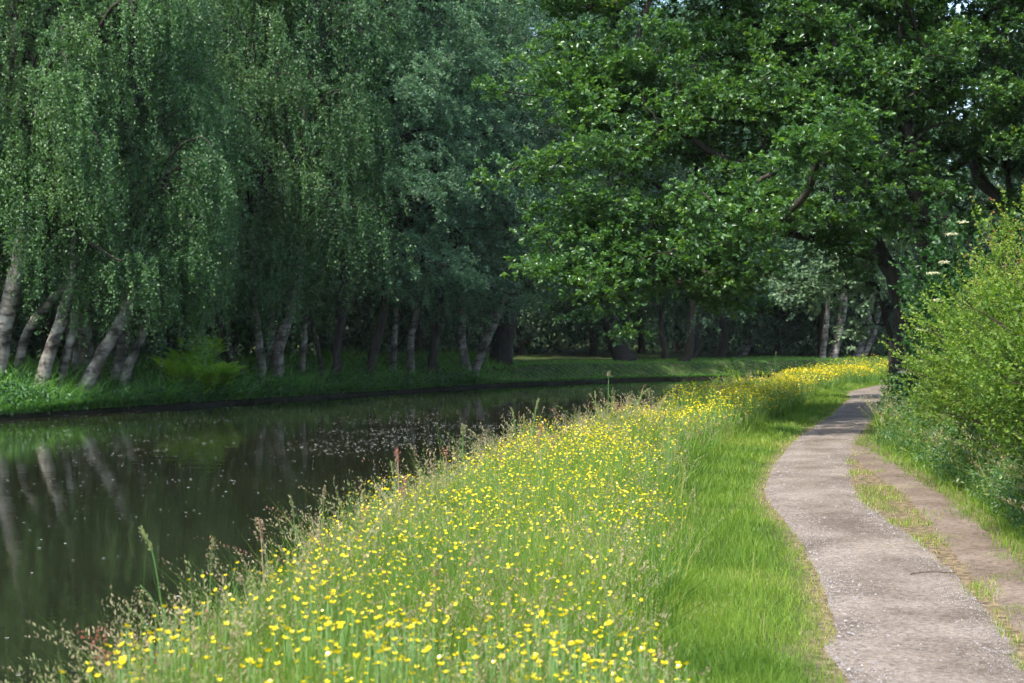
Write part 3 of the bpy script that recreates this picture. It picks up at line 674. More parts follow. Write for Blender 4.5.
# shared crown kinds
CR = []
for k, (sd, Hh, R, nc, ns, nl, dr, ls, mt) in enumerate([
        (1, 11.5, 3.0, 150, 11, 46, 1.15, .080, 'birch_leaf'), (2, 12.5, 3.4, 160, 11, 46, 1.0, .080, 'birch_leaf'),
        (3, 10.5, 2.8, 140, 11, 48, 1.3, .076, 'birch_leaf'),
        (4, 12.0, 3.3, 230, 11, 32, .55, .085, 'alder_leaf'), (5, 13.0, 3.6, 260, 10, 31, .5, .085, 'alder_leaf')]):
    a, b = weeping_crown(sd, Hh, R, nc, ns, nl, dr, ls, low=-.14, out=.35 if dr > .6 else .6)
    CR.append((a.mesh('crown', [M[mt]]), b.mesh('branches', [M['bark']]), Hh))
a, b = weeping_crown(9, 14, 4.2, 190, 10, 24, .55, .15, low=-.22, out=.8)
WOODC = (a.mesh('crown', [M['wood_leaf']]), b.mesh('branches', [M['bark']]), 14)

def tree(name, label, cat, stems, d, kind, H, group, seed, bark='birch_bark', crown_at=None, cs=1., rz=None, extra_crowns=()):
    """stems: list of (pixel points bottom to top, width px). The first stem carries the crown."""
    r = rng(seed)
    p0 = stems[0][0][0]
    while bank(np.array((p0[0]-512)/F*d), np.array(d))[1] < .9: d += .4
    bx = (p0[0]-512)/F*d; z0 = float(height(bx, d))
    t = empty(name, (bx, d, z0)); tag(t, label, cat, group)
    B = np.array([bx, d, z0])
    for q, (pts, wpx) in enumerate(stems):
        P = [at(a_, b_, d) for a_, b_ in pts]
        dy = 0 if q == 0 else r.uniform(.3, .6)*(1 if q % 2 else -1)
        for k, pp in enumerate(P): pp[1] += dy*(1-.4*k/len(P))
        gz = float(height(P[0][0], P[0][1])); P[0][2] = gz - .12
        P = np.array(P); last = P[-1]; dirn = unit((P[-1]-P[-2])); dirn = unit(dirn*[.6, .6, 1] + [0, 0, .35])
        zt = z0 + (H if q == 0 else H*.75); ext = max(.4, zt-last[2])/max(dirn[2], .3)
        end = last + dirn*ext*[.75, 1, 1]; P = np.vstack([P, last+dirn*ext*.5, end])
        R = wpx*.5/F*d
        link('trunk', trunk_mesh(P-B, [R*1.05, R*.95, R*.85, R*.6], seed*7+q, bark=bark), t)
        if q == 0: E = end - B
    me, bm, Hh = CR[kind] if kind >= 0 else WOODC
    th = float(r.uniform(0, 6.28)) if rz is None else rz
    for nm, mm in (('crown', me), ('branches', bm)):
        o = link(nm, mm, t, tuple(E)); o.rotation_euler = (0, 0, th); o.scale = (cs, cs, cs)
    return t

LB = 'birches leaning along the wooded bank'
# (name, label, category, stems, depth, crown kind, bare trunk height, scale, bark)
TR = [
 ('birch_tree', 'stout pale birch trunk leaning right at the far left edge of the photo', 'birch', [([(-8, 395), (8, 310), (24, 235)], 17)], 41.5, 0, 5.6, 1.05, 'birch_bark'),
 ('birch_tree', 'thin crooked birch bending sharply right, between the far left trunk and the pale pair', 'birch', [([(14, 392), (26, 335), (50, 302), (72, 282)], 9)], 43.0, 2, 4.9, .85, 'birch_bark'),
 ('birch_tree', 'pair of close pale birch stems leaning right at the left of the wooded bank', 'birch', [([(38, 396), (54, 340), (70, 288)], 13), ([(52, 394), (66, 340), (72, 300)], 9)], 42.0, 1, 4.6, 1.0, 'birch_bark'),
 ('birch_tree', 'very slim upright birch just right of the pale pair', 'birch', [([(76, 388), (75, 345), (76, 300)], 5)], 44.5, 2, 4.6, .8, 'birch_bark'),
 ('birch_tree', 'straight blotchy birch with dark patches standing behind the slim upright one', 'birch', [([(88, 386), (86, 345), (84, 298)], 15)], 47.0, 1, 5.2, 1.05, 'birch_bark'),
 ('birch_tree', 'sturdy birch slanting strongly right out of a split base at the water edge', 'birch', [([(80, 397), (98, 362), (116, 330), (132, 295)], 14)], 42.8, 0, 4.3, .95, 'birch_bark'),
 ('birch_tree', 'slender birch slanting right beside the dark trunk and the fern patch', 'birch', [([(118, 392), (130, 362), (142, 335), (147, 315)], 9), ([(108, 388), (119, 350), (121, 320)], 12)], 45.0, 2, 4.2, .95, 'birch_bark'),
 ('alder_tree', 'dark trunk slanting left just behind the bright ferns', 'alder', [([(240, 383), (228, 350), (212, 308)], 10)], 51.0, 1, 5.0, 1.0, 'bark'),
 ('birch_tree', 'slim white birch stem left of the forked white birch', 'birch', [([(263, 385), (260, 350), (256, 318)], 8)], 51.5, 0, 5.0, 1.05, 'birch_bark'),
 ('birch_tree', 'forked white birch whose right stem leans right, middle of the wooded bank', 'birch', [([(276, 384), (278, 355), (284, 330), (295, 295)], 12), ([(270, 384), (268, 350), (270, 320)], 7)], 52.0, 2, 5.6, 1.2, 'birch_bark'),
 ('birch_tree', 'thin brownish stem to the right of the forked white birch', 'birch', [([(302, 380), (303, 350), (305, 320)], 5)], 54.0, 1, 5.4, 1.05, 'birch_bark'),
 ('alder_tree', 'thin dark stem leaning slightly left amid the bank undergrowth', 'alder', [([(324, 378), (318, 350), (312, 325)], 5)], 55.0, 0, 5.6, 1.0, 'bark'),
 ('alder_tree', 'dark straight trunk right of the thin left leaning stem', 'alder', [([(335, 378), (337, 350), (341, 320)], 9)], 55.5, 4, 5.5, 1.05, 'bark'),
 ('alder_tree', 'brown trunk leaning right halfway along the wooded bank', 'alder', [([(368, 374), (375, 348), (382, 320)], 9)], 58.0, 3, 5.6, 1.1, 'bark'),
 ('birch_tree', 'mossy upright trunk between two brown ones on the wooded bank', 'birch', [([(393, 372), (394, 345), (396, 320)], 6)], 60.0, 4, 5.6, 1.1, 'birch_bark'),
 ('birch_tree', 'pale trunk with a kink under hanging foliage right of the mossy one', 'birch', [([(411, 371), (411, 345), (417, 310)], 7)], 60.5, 3, 5.6, 1.15, 'birch_bark'),
 ('alder_tree', 'foliage hidden dark trunk wrapped in leaves at the water edge', 'alder', [([(432, 375), (434, 345), (440, 315)], 9)], 60.0, 4, 5.0, 1.0, 'bark'),
 ('birch_tree', 'pale upright birch trunk against a black gap, left of the slanting birch', 'birch', [([(468, 370), (463, 345), (462, 308)], 8)], 64.0, 3, 5.8, 1.2, 'birch_bark'),
 ('birch_tree', 'pale birch slanting right where the undergrowth ends and open grass begins', 'birch', [([(472, 374), (482, 350), (490, 332), (500, 310)], 8)], 65.5, 4, 5.8, 1.1, 'birch_bark'),
 ('poplar_tree', 'thick grey brown trunk at the start of the open grass bank', 'poplar', [([(500, 370), (503, 345), (508, 312)], 22)], 71.0, 4, 7.0, 1.45, 'bark'),
 ('oak_tree', 'thick dark trunk alone in the middle of the open grass bank', 'oak', [([(626, 366), (619, 348), (612, 325)], 19)], 82.0, 4, 6.0, 1.4, 'bark'),
 ('alder_tree', 'small dark trunk right of the lone thick trunk', 'alder', [([(665, 366), (664, 348), (662, 330)], 6)], 86.0, 3, 4.6, 1.1, 'bark'),
 ('oak_tree', 'dark trunk leaning right nearest the water on the open grass bank', 'oak', [([(682, 373), (688, 355), (692, 325)], 9)], 80.5, 3, 5.6, 1.3, 'bark'),
 ('oak_tree', 'brown trunk close behind the dark leaning one', 'oak', [([(692, 364), (697, 345), (699, 325)], 8)], 90.0, 4, 5.4, 1.3, 'bark'),
 ('alder_tree', 'brown trunk standing back in the shade of the grass bank', 'alder', [([(720, 361), (723, 345), (724, 325)], 9)], 97.0, 3, 5.4, 1.4, 'bark'),
 ('birch_tree', 'pale trunk leaning right at the dim end of the grass bank', 'birch', [([(742, 360), (748, 345), (757, 330)], 7)], 100.0, 4, 5.4, 1.4, 'birch_bark'),
 ('birch_tree', 'slim pale birch left of the stouter one beyond the flowery bend', 'birch', [([(822, 364), (824, 345), (827, 315)], 6)], 94.0, 3, 7.0, 1.2, 'birch_bark'),
 ('birch_tree', 'stouter pale birch beyond the flowery bend of the verge', 'birch', [([(832, 364), (836, 345), (842, 315)], 9)], 95.0, 4, 7.2, 1.3, 'birch_bark'),
 ('birch_tree', 'far birch leaning right, nearest to the big oak trunk', 'birch', [([(856, 363), (862, 345), (868, 325)], 7), ([(864, 363), (870, 345), (876, 330)], 6)], 98.0, 3, 7.2, 1.3, 'birch_bark'),
]
for q, (nm, lab, cat, st, d, kind, H, cs, bk) in enumerate(TR):
    tree(nm, lab, cat, st, d, kind, H, 'trees along the far bank', 50+q, bk, cs=cs)

# wood behind the first row: every tree its own object, sharing crown meshes
r = rng(8)
tw = trunk_mesh([(0, 0, -.2), (.1, .05, 3), (.0, .1, 6.4)], [.26, .22, .17], 3, bark='bark')
def wood_tree(x, y, s, lab, grp, kind=None):
    t = empty('woodland_tree', (x, y, float(height(x, y)))); tag(t, lab, 'tree', grp); th = float(r.uniform(0, 6.28)); t.rotation_euler = (0, 0, th)
    me, bm, Hh = WOODC if kind is None else CR[kind]
    link('trunk', tw, t).scale = (1, 1, s*.62)
    for nm, mm in (('crown', me), ('branches', bm)): link(nm, mm, t, (0, .1, 3.9*s)).scale = (s, s, s)
FR = resample(FARB, 600)
seg = unit(np.gradient(FR, axis=0)); nrm = np.stack([-seg[:, 1], seg[:, 0]], 1)
for off, step, s in ((9, 6.0, 1.0), (16, 6.5, 1.15), (26, 8, 1.3), (40, 10, 1.4)):
    s_ = np.concatenate([[0], np.cumsum(np.hypot(*np.diff(FR, axis=0).T))]); u = 52.
    while u < s_[-1]-40:
        k = int(np.searchsorted(s_, u)); x, y = FR[k] + nrm[k]*(off + r.uniform(-2, 2)) ; u += step*r.uniform(.8, 1.25)
        if y < 12 or y > 150 or abs(x)/max(y, 1) > .60: continue
        open_bank = 64 < y < 100 and off < 16 and x > -3
        if open_bank: continue
        wood_tree(float(x), float(y), s*float(r.uniform(.9, 1.2)), 'tall tree of the dense wood behind the bank, only dark foliage showing', 'trees of the wood behind the far bank')
for x, y, s in ((14, 33, .8), (17, 40, .95), (21, 48, 1.0), (26, 58, 1.1), (18, 27, .8), (15.5, 22, .75), (24, 38, 1), (34, 66, 1.2), (46, 74, 1.2), (30, 50, 1.1), (12.5, 17, .6)):
    wood_tree(x, y, s, 'tall tree of the wood behind the hedge, mostly hidden by it', 'trees of the wood behind the hedge')

# understorey thicket at the back of the wood (stuff)
acc = Acc(); N = 110000
k = r.integers(60, 560, N); off = 7 + 30*r.uniform(size=N)**1.2; x, y = (FR[k] + nrm[k]*off[:, None]).T + r.normal(0, .5, (2, N))
hgt = 2.4+2.6*vnoise(x, y, 3.5, 61); z = height(x, y) + hgt*r.uniform(0, 1, N)**.8
opn = (y > 62) & (x > -4) & (off < 17); ok = (~opn) & (y > 20) & (np.abs(x) < .62*y)
P = np.stack([x, y, z], 1)[ok]; V, fs = leaves(r, P, rand_dirs(r, len(P)), r.uniform(.22, .42, len(P)), .6)
acc.add(V, fs, np.repeat(r.uniform(0, 1, len(P)), 4))
o = link('woodland_undergrowth', acc.mesh('woodland_undergrowth', [M['wood_leaf']])); tag(o, 'dark leafy thicket filling the wood between the trunks', 'undergrowth', kind='stuff')

# ------------------------------------------------------------------ far bank cover
acc = Acc(); N = 90000
k = r.integers(50, 420, N); off = .0 + 9*r.uniform(size=N)**1.6; x, y = (FR[k] + nrm[k]*off[:, None]).T + r.normal(0, .05, (2, N))
ok = (np.abs(x) < .5*y) & (y > 25); x, y, off = x[ok], y[ok], off[ok]; n = len(x)
wild = 1-sm((x+2.5)/3)            # rough left of the open grass, short on the right
hh = (.16+.80*wild*(.4+vnoise(x, y, 1.6, 71)))*(.5+.7*r.uniform(size=n)); P = np.stack([x, y, height(x, y)-.02], 1)
V, fs, m = blades(r, P, hh, np.where(wild > .5, .045, .03)*r.uniform(.6, 1.3, n), r.uniform(.3, 1.3, n)); acc.add(V, fs, np.repeat(np.clip(.2+.5*vnoise(x, y, 2.2, 72)+.3*r.uniform(size=n)+.5*(1-wild), 0, 1), m))
# overhanging leafy plants at the rough edge
N = 70000; k = r.integers(50, 420, N); off = -.22 + 2.4*r.uniform(size=N)**1.5; x, y = (FR[k] + nrm[k]*off[:, None]).T
ok = (x < -1.2) & (y > 25) & (vnoise(x, y, 1.5, 73) > .35); x, y, off = x[ok], y[ok], off[ok]
z = np.maximum(height(x, y), -.3) + (.15+.75*vnoise(x, y, 1.3, 74))*r.uniform(0, 1, len(x)); P = np.stack([x, y, z], 1)
V, fs = leaves(r, P, rand_dirs(r, len(P))+[0, -.3, 0], r.uniform(.08, .17, len(P)), .55); acc.add(V, fs, np.repeat(r.uniform(0, 1, len(P)), 4), m=1)
# grass and leaves hanging over the water's edge
N = 26000; kk = r.uniform(50, 420, N); k0 = kk.astype(int); fr_ = (kk-k0)[:, None]; E0 = FR[k0]*(1-fr_) + FR[k0+1]*fr_; nk = nrm[k0]; off = r.uniform(-.12, .12, N)
x, y = (E0 + nk*off[:, None]).T; ok = (np.abs(x) < .5*y) & (y > 25) & (vnoise(kk, kk*0, 3.1, 77) + .5*r.uniform(size=N) > .38); x, y, nk, kk = x[ok], y[ok], nk[ok], kk[ok]; n = len(x)
wl = 1-sm((x+2.5)/3); hh = (.16+.5*wl*vnoise(kk, kk*0, 4.3, 78))*r.uniform(.6, 1.3, n); zb = np.full(n, -.33)
V, fs, m = blades(r, np.stack([x, y, zb], 1), hh, .035*r.uniform(.6, 1.4, n), r.uniform(.5, 1.5, n), np.arctan2(-nk[:, 1], -nk[:, 0]) + r.normal(0, .7, n)); acc.add(V, fs, np.repeat(np.clip(r.uniform(0, .8, n), 0, 1), m))
N = 30000; kk = r.uniform(50, 330, N); k0 = kk.astype(int); c = FR[k0] + nrm[k0]*r.uniform(-.35, .7, N)[:, None]; mound = vnoise(kk, kk*0, 5.0, 79)*.7 + .3*vnoise(kk, kk*0, 1.9, 80)
ok = (mound > .36) & (c[:, 0] < -1.5) & (np.abs(c[:, 0]) < .5*c[:, 1]); c, mound = c[ok], mound[ok]; n = len(c); z = -.30 + (mound-.2)*1.15*r.uniform(0, 1, n)**.7
V, fs = leaves(r, np.stack([c[:, 0], c[:, 1], z], 1), rand_dirs(r, n)+[.2, -.4, -.1], r.uniform(.07, .16, n), .5); acc.add(V, fs, np.repeat(r.uniform(0, 1, n), 4), m=1)
o = link('bank_undergrowth', acc.mesh('bank_undergrowth', [M['far_grass'], M['under_leaf']])); tag(o, 'rough grass and leafy plants covering the far bank', 'undergrowth', kind='stuff')

# yellow-green ferns, their sunlit look put into the leaf colour
def fern(seed):
    r = rng(seed); a = Acc()
    for k in range(24):
        az = r.uniform(0, 2*PI); L = r.uniform(.8, 1.25); d = np.array([math.cos(az), math.sin(az), 0])
        u = np.linspace(0, 1, 16); c = d*(L*r.uniform(.35, .7)*u**1.4)[:, None] + np.array([0, 0, 1.])*(L*(1.15*u-.45*u**2.6))[:, None]
        T = unit(np.gradient(c, axis=0)); sd = unit(np.cross(T, [0, 0, 1.])); w = .24*np.sin(PI*np.clip(u*.9+.1, 0, 1))**.8
        for s in (-1, 1):
            P = np.repeat(c[2:], 2, 0); P = P + np.repeat(T[2:], 2, 0)*(np.tile([0, .03], 14))[:, None]
            ax = np.repeat(sd[2:]*s + T[2:]*.35, 2, 0); V, fs = leaves(r, P, ax, np.repeat(w[2:], 2), .22, fold=.1, updir=2); a.add(V, fs, r.uniform(0, 1, len(V)))
        V, fs = tube(c, np.linspace(.008, .002, 16), 4); a.add(V, fs, np.zeros(len(V)))
    return a.mesh('fern', [M['fern_leaf']])
fm = [fern(1), fern(2)]
for q, (px, d, s, lab) in enumerate([(176, 46.6, 1.5, 'bright fern at the left of the sunny patch, beside the leaning birches'), (190, 47.4, 1.75, 'tallest bright fern in the middle of the sunny patch'),
        (206, 46.8, 1.5, 'bright fern low at the front of the sunny patch'), (222, 47.8, 1.5, 'bright fern at the right of the sunny patch, next to the dark slanting trunk'),
        (202, 49.4, 1.8, 'bright fern at the back of the sunny patch under the hanging birch leaves')]):
    x = (px-512)/F*d; o = link('fern', fm[q % 2], None, (x, d, float(height(x, d)))); o.scale = (s, s, s); o.rotation_euler = (0, 0, q*1.3)
    tag(o, lab, 'fern', 'ferns in the sunny patch of the wooded bank')

# floating petals on the water (stuff)
r = rng(21); N = 45000
y = r.uniform(5, 62, N); x0 = np.interp(y, FARB[:, 1], FARB[:, 0]); x1 = NX(y); x = x0 + (x1-x0)*r.uniform(size=N)
band = np.exp(-((y-(33+.45*x))/7.5)**2)
ok = r.uniform(size=N) < (.04 + .8*band*(.25+.75*sm((x+8)/6))*sm((vnoise(x, y, 2.0, 81)-.25)/.5)); x, y = x[ok], y[ok]; n = len(x)
s = r.uniform(.006, .015, n)*(1+.024*y); th = r.uniform(0, 2*PI, n)
c = np.stack([x, y, np.full(n, WZ+.006)], 1); V = []
for k in range(5): V.append(c + np.stack([np.cos(th+k*1.257)*s*1.1, np.sin(th+k*1.257)*s*.7, .003*r.uniform(size=n)], 1))
i = np.arange(n)[:, None]*5
a = Acc(); a.add(np.stack(V, 1).reshape(-1, 3), [i+[0, 1, 2, 3, 4]], np.repeat(r.uniform(0, 1, n), 5))
o = link('floating_petals', a.mesh('floating_petals', [M['cream']])); tag(o, 'pale blossom petals and fluff scattered on the dark water', 'petals', kind='stuff')

# ------------------------------------------------------------------ the oaks over the towpath
def ell(px, py, d, rx, ry, rz): c = at(px, py, d); return (c[0], c[1], c[2], rx, ry, rz)
def big_oak(label, foot, stem_px, d, wid, ells, seed, nclump, mainlimbs):
    bx = (foot-512)/F*d; z0 = float(height(bx, d)); t = empty('oak_tree', (bx, d, z0)); tag(t, label, 'oak', 'big oaks beside the towpath')
    B = np.array([bx, d, z0]); P = np.array([at(a_, b_, d) for a_, b_ in stem_px]); P[0][2] = z0-.15
    R = wid*.5/F*d; link('trunk', trunk_mesh(P-B, [R*1.15, R*.95, R*.9, R*.8, R*.62, R*.45], seed, bark='bark', n=14, flare=1.5), t)
    nodes = list(smooth_path(P[2:], 10)-B); 
    bl = Acc()
    for ml in mainlimbs:
        Q = np.array([at(*m_) for m_ in ml[:-1]]) - B; w0 = ml[-1]*.5/F*d
        pp = smooth_path(Q, 12); V, fs = tube(pp, np.linspace(w0, w0*.35, 12), 8); bl.add(V, fs); nodes += list(pp[1:])
    E = [(e[0]-B[0], e[1]-B[1], e[2]-B[2], *e[3:]) for e in ells]
    a, b = clump_crown(seed, E, nodes, nclump=nclump, rosettes=32, nleaf=8, lsize=.098, flat=.5, cr=.55)
    link('crown', a.mesh('crown', [M['oak_leaf']]), t)
    link('limb', bl.mesh('limb', [M['bark']], smooth=True), t)
    link('branches', b.mesh('branches', [M['bark']]), t)
EA = [ell(640, 85, 28, 2.1, 2.2, 2.0), ell(590, 180, 27, 1.25, 1.5, .9), ell(560, 60, 28, .6, 1.2, 1.4), ell(612, 262, 27, .9, 1.1, .7), ell(612, 318, 27, .75, .8, .5), ell(590, 290, 26.6, .7, .8, .5), ell(535, 130, 27.5, .5, .9, 1.2), ell(650, 215, 27.5, 1.3, 1.5, .9), ell(760, 110, 29, 2.4, 2.4, 2.2),
      ell(740, 220, 28.5, 1.9, 1.9, 1.25), ell(700, 275, 28.5, 1.3, 1.2, .5), ell(850, 210, 29.5, 1.8, 1.8, 1.1), ell(640, -50, 29, 2.3, 2.4, 1.8), ell(780, -50, 30, 2.8, 2.8, 2.0), ell(830, 60, 30.5, 2.2, 2.2, 2.0), ell(722, 218, 24.8, 1.3, 1.1, .7), ell(775, 190, 24, 1.4, 1.0, .8), ell(830, 150, 24.5, 1.3, 1.1, .9)]  # last three clumps, nearer the camera, added to shade the towpath
big_oak('big oak with a dark curved trunk at the towpath bend, boughs over the canal', 900,
        [(903, 408), (900, 365), (903, 320), (892, 275), (874, 235), (865, 170), (850, 90), (840, 20)], 32.5, 18, EA, 601, 760,
        [[(866, 175, 32.5), (790, 130, 30.5), (700, 120, 29), (610, 110, 28.2), 9], [(862, 150, 32.5), (800, 60, 31), (720, 0, 30), 8],
         [(890, 265, 32.5), (800, 235, 30), (700, 235, 28.6), (620, 240, 27.6), (600, 300, 27), 8]])
EB = [ell(930, 110, 33, 2.6, 2.6, 2.4), ell(1000, 190, 31, 2.0, 2.0, 1.5), ell(960, 225, 29.5, 1.2, 1.2, .7), ell(900, 190, 32, 1.6, 1.6, 1.2), ell(1080, 120, 32, 3, 2.6, 2.4), ell(920, -30, 33, 2.8, 2.8, 2.0), ell(1040, -20, 33, 3, 3, 2.2), ell(1120, 200, 32, 2.4, 2.4, 1.4), ell(850, 20, 32, 1.8, 1.8, 1.6), ell(945, 60, 35, 2.2, 1.5, 1.8)]
big_oak('big oak behind the hedge with a thick limb reaching up left', 932,
        [(930, 405), (928, 350), (926, 290), (922, 210), (918, 120), (935, 40), (950, -40)], 36, 20, EB, 602, 520,
        [[(918, 118, 36), (895, 70, 35), (850, 25, 34), (790, 2, 33), 13], [(922, 190, 36), (980, 150, 34), (1060, 110, 33), 11]])

# ------------------------------------------------------------------ hedge bushes at the right
def bush(name, label, cat, group, x, y, rx, ry, top, seed, nshoot, K, lsize, matn, tips=True, low=0., stemn=5, squat=.62):
    r = rng(seed); z0 = float(height(x, y)); t = empty(name, (x, y, z0)); tag(t, label, cat, group)
    g = rand_dirs(r, nshoot); g[:, 2] = np.abs(g[:, 2])*1.0 - .15; g = unit(g); rad = r.uniform(0, 1, nshoot)**.25
    lob = 1 + .20*np.sin(3*np.arctan2(g[:, 1], g[:, 0])+seed) + .18*np.sin(5*g[:, 2]+2*g[:, 0]*3+seed) + .10*r.normal(size=nshoot)
    c = g*(rad*lob)[:, None]*[rx, ry, top*.62]; c[:, 2] += top*.36; c[:, 2] = np.where(c[:, 2] < .05, .05+.5*r.uniform(size=nshoot)*top*.4, c[:, 2])
    hol = vnoise(np.arctan2(g[:, 1], g[:, 0])*rx, c[:, 2], .38, seed); rad_k = hol > .30; c = np.where(rad_k[:, None], c, c*[.72, .72, .8])
    ln = r.uniform(.18, .42, nshoot)*(1 + (.7*(r.uniform(size=nshoot) > .93)*(rad > .85))*(tips))
    sd = unit(g*.8 + [0, 0, .7] + r.normal(0, .4, (nshoot, 3)))
    u = np.linspace(0, 1, K)[None, :] + r.uniform(-.06, .06, (nshoot, K))
    P = c[:, None] + sd[:, None]*(ln[:, None]*u)[:, :, None]; P[:, :, 2] -= .12*ln[:, None]*u**2
    P = P.reshape(-1, 3); ax = np.repeat(sd, K, 0)*.6 + r.normal(0, .75, (nshoot*K, 3))
    sz = lsize*r.uniform(.6, 1.25, nshoot*K)*(1.15-.4*np.clip(u, 0, 1).ravel())
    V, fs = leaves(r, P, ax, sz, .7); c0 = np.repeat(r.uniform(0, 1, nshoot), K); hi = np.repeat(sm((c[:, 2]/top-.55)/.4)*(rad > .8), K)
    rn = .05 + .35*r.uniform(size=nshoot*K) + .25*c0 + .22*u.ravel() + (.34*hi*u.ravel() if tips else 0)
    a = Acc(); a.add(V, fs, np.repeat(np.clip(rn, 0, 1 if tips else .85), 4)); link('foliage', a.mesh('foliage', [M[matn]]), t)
    b = Acc()
    for q in range(stemn):
        e = g[q*7]*[rx, ry, top*.6]*.8 + [0, 0, top*.36]; V, fs = tube(smooth_path([(r.normal(0, .08), r.normal(0, .08), -.05), e*[.4, .4, .5], e], 9), np.linspace(.03, .008, 9), 6); b.add(V, fs)
    for q in range(0, nshoot, 4):
        e = c[q] + sd[q]*ln[q]; V, fs = tube([c[q]*[.75, .75, .9], c[q], e], [.006, .004, .0015], 3, cap=False); b.add(V, fs)
    link('stems', b.mesh('stems', [M['twig']]), t)
    return t
HG = 'bushes of the hedge along the towpath'
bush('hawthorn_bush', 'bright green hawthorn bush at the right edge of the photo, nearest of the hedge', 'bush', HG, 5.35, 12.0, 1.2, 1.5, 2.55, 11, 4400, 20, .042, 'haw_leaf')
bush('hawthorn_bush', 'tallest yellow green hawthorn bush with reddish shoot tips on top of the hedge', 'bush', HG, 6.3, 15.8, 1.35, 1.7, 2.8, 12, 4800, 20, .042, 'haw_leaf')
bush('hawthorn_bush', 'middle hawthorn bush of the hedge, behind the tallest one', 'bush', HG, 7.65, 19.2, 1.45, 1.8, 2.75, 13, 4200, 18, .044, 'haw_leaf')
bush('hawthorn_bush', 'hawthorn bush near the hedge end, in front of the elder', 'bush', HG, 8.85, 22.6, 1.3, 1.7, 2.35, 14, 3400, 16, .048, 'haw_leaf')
bush('bramble_bush', 'low dark bush at the foot of the curved oak trunk', 'bush', HG, 8.75, 31.0, .45, .7, .95, 15, 700, 14, .08, 'dark_leaf', tips=False)
bush('bramble_bush', 'shaded low bush at the end of the hedge beside the towpath', 'bush', HG, 9.0, 26.0, .7, 1.0, 1.5, 16, 1200, 14, .07, 'dark_leaf', tips=False)
t = bush('elder_bush', 'elder bush with flat cream flower heads between hedge and oak trunk', 'bush', HG, 8.55, 27.4, .8, 1.1, 3.7, 17, 1500, 14, .10, 'under_leaf', tips=False)
r = rng(99)
for (px, py, d) in ((933, 273, 26.5), (951, 234, 27.0), (944, 262, 26.6), (938, 300, 26.4), (921, 330, 26.5), (918, 361, 26.4), (905, 372, 26.5), (962, 222, 27.2)):
    c = at(px, py, d) - np.array(t.location); n = 90; q = rand_dirs(r, n)*(r.uniform(0, 1, n)**.5)[:, None]*[.13, .13, .02] + c
    V, fs = leaves(r, q, rand_dirs(r, n), .028, .8); a = Acc(); a.add(V, fs, r.uniform(0, 1, len(V))); link('flower_head', a.mesh('flower_head', [M['elder_bloom']]), t)
# pale leaved young tree beyond the towpath bend
x, d = (893-512)/F*40, 40.; z0 = float(height(x, d)); t = empty('whitebeam_tree', (x, d, z0)); tag(t, 'small tree with pale silvery leaves hanging beyond the towpath bend', 'tree')
tp = np.array([at(893, 372, d), at(890, 340, d), at(880, 300, d), at(860, 250, d)])-[x, d, z0]; tp[0][2] = -.1
link('trunk', trunk_mesh(tp, [.10, .085, .06, .04], 71, bark='bark'), t)
E = [(e[0]-x, e[1]-d, e[2]-z0, *e[3:]) for e in (ell(825, 262, d, 1.4, 1.3, .8), ell(800, 300, d, .6, .8, .7), ell(850, 300, d, .8, .8, .9), ell(862, 330, d, .5, .6, .5), ell(870, 250, d, 1.2, 1.2, 1.2))]
a, b = clump_crown(72, E, list(smooth_path(tp[1:], 6)), nclump=110, rosettes=16, nleaf=5, lsize=.12, flat=.8, cr=.35)
link('crown', a.mesh('crown', [M['pale_leaf']]), t); link('branches', b.mesh('branches', [M['bark']]), t)
bush('willow_bush', 'small willow bush at the water edge where the verge bends', 'bush', None, 5.75, 36.5, .45, .5, .75, 18, 160, 12, .06, 'haw_leaf', tips=False)

# leafy plants at the hedge foot
acc = Acc(); r = rng(55); N = 120000
y = powd(r, N, 5, 27, 1.4); tx = np.interp(y, TRAIL[:, 1], TRAIL[:, 0]) + .25; off = .22 + 1.2*r.uniform(size=N)**.8; x = tx + off
ok = (vnoise(x, y, .6, 91) > .2) & (seg_dist(x, y, PATHC)[0] > .85); x, y, off = x[ok], y[ok], off[ok]; n = len(x)
z = height(x, y) + (.08+.95*sm((off-.05)/.7)*(.4+.9*vnoise(x, y, .7, 92)))*r.uniform(0, 1, n)
V, fs = leaves(r, np.stack([x, y, z], 1), rand_dirs(r, n)+[-.3, -.3, .1], r.uniform(.035, .075, n), .42); acc.add(V, fs, np.repeat(r.uniform(0, 1, n), 4))
o = link('hedge_foot_weeds', acc.mesh('hedge_foot_weeds', [leaf_mat('weed_leaf', [(0, (.04, .11, .035)), (.7, (.10, .21, .06)), (1, (.22, .28, .09))])])); tag(o, 'nettles and leafy weeds growing along the foot of the hedge', 'weeds', kind='stuff')

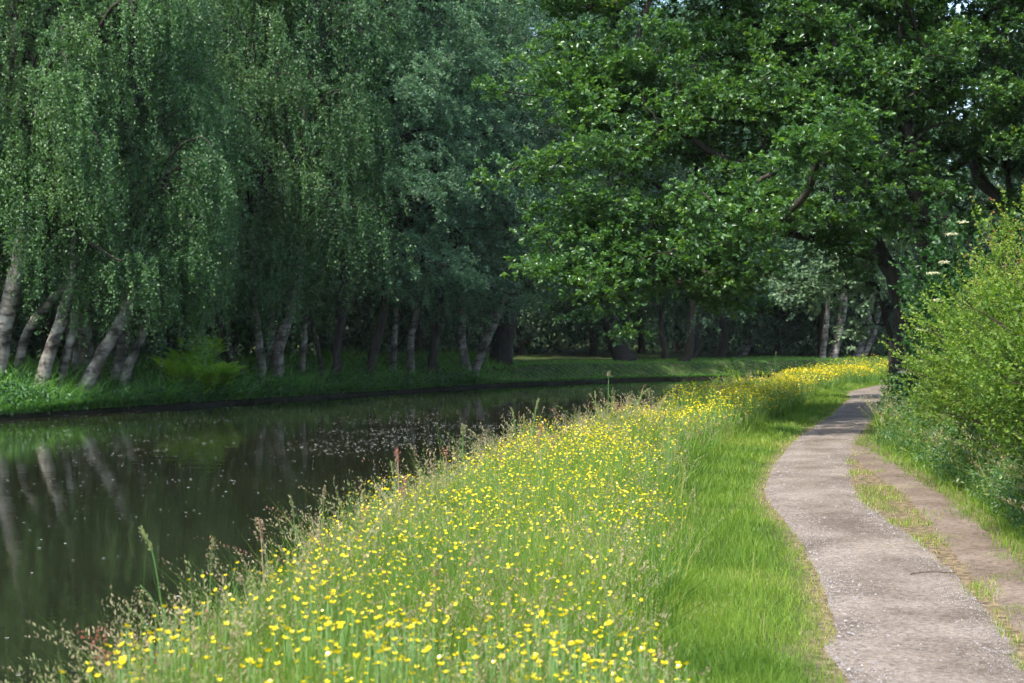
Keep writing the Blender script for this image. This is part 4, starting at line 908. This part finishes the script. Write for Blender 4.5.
# air
me = bpy.data.meshes.new('haze'); x0, x1, y0, y1, z0, z1 = -305, 305, -125, 505, -2.5, 45
me.from_pydata([(x, y, z) for z in (z0, z1) for y in (y0, y1) for x in (x0, x1)], [], [(0, 2, 3, 1), (4, 5, 7, 6), (0, 1, 5, 4), (2, 6, 7, 3), (0, 4, 6, 2), (1, 3, 7, 5)])
m, nt, out = mat('haze'); v = nt.nodes.new('ShaderNodeVolumePrincipled'); v.inputs['Color'].default_value = (.80, .90, .97, 1); v.inputs['Density'].default_value = .00013; v.inputs['Anisotropy'].default_value = .1
nt.links.new(v.outputs[0], out.inputs['Volume']); me.materials.append(m); HZ = tag(link('haze', me), 'thin summer haze between the camera and the far trees', 'haze', kind='stuff')

# ------------------------------------------------------------------ light, sky, camera
sc = bpy.context.scene
EL, AZ = 57, -146         # sun behind and a little left of the camera, high
sv = Vector((math.sin(math.radians(AZ))*math.cos(math.radians(EL)), math.cos(math.radians(AZ))*math.cos(math.radians(EL)), math.sin(math.radians(EL))))
w = bpy.data.worlds.new('World'); sc.world = w; w.use_nodes = True; nt = w.node_tree
sky = nt.nodes.new('ShaderNodeTexSky'); sky.sky_type = 'NISHITA'; sky.sun_disc = False
sky.sun_elevation = math.radians(EL); sky.sun_rotation = math.radians(AZ); sky.air_density = 1.0; sky.dust_density = 1.5
bg = nt.nodes['Background']; nt.links.new(sky.outputs[0], bg.inputs[0]); bg.inputs[1].default_value = .15
sun = bpy.data.lights.new('sun', 'SUN'); sun.energy = 2.5; sun.angle = math.radians(.6); sun.color = (1, .95, .87)
so = bpy.data.objects.new('sun', sun); C.objects.link(so); so.rotation_euler = sv.to_track_quat('Z', 'Y').to_euler()
cam = bpy.data.cameras.new('camera'); co = bpy.data.objects.new('camera', cam); C.objects.link(co); sc.camera = co
cam.sensor_width = 36; cam.lens = F/1024*36; co.location = (0, 0, HC); co.rotation_euler = (math.radians(90-.14), 0, 0); cam.clip_end = 1500
cam.dof.use_dof = True; cam.dof.focus_distance = 15; cam.dof.aperture_fstop = 4.5
sc.view_settings.view_transform = 'Standard'; sc.view_settings.look = 'None'; sc.view_settings.exposure = 1.6
sc.render.engine = 'CYCLES'; cy = sc.cycles
cy.max_bounces = 4; cy.diffuse_bounces = 3; cy.glossy_bounces = 2; cy.transmission_bounces = 2; cy.transparent_max_bounces = 4; cy.volume_bounces = 0
cy.use_denoising = True; cy.use_adaptive_sampling = True; cy.adaptive_threshold = .04; cy.caustics_reflective = False; cy.caustics_refractive = False
cy.sample_clamp_indirect = 6
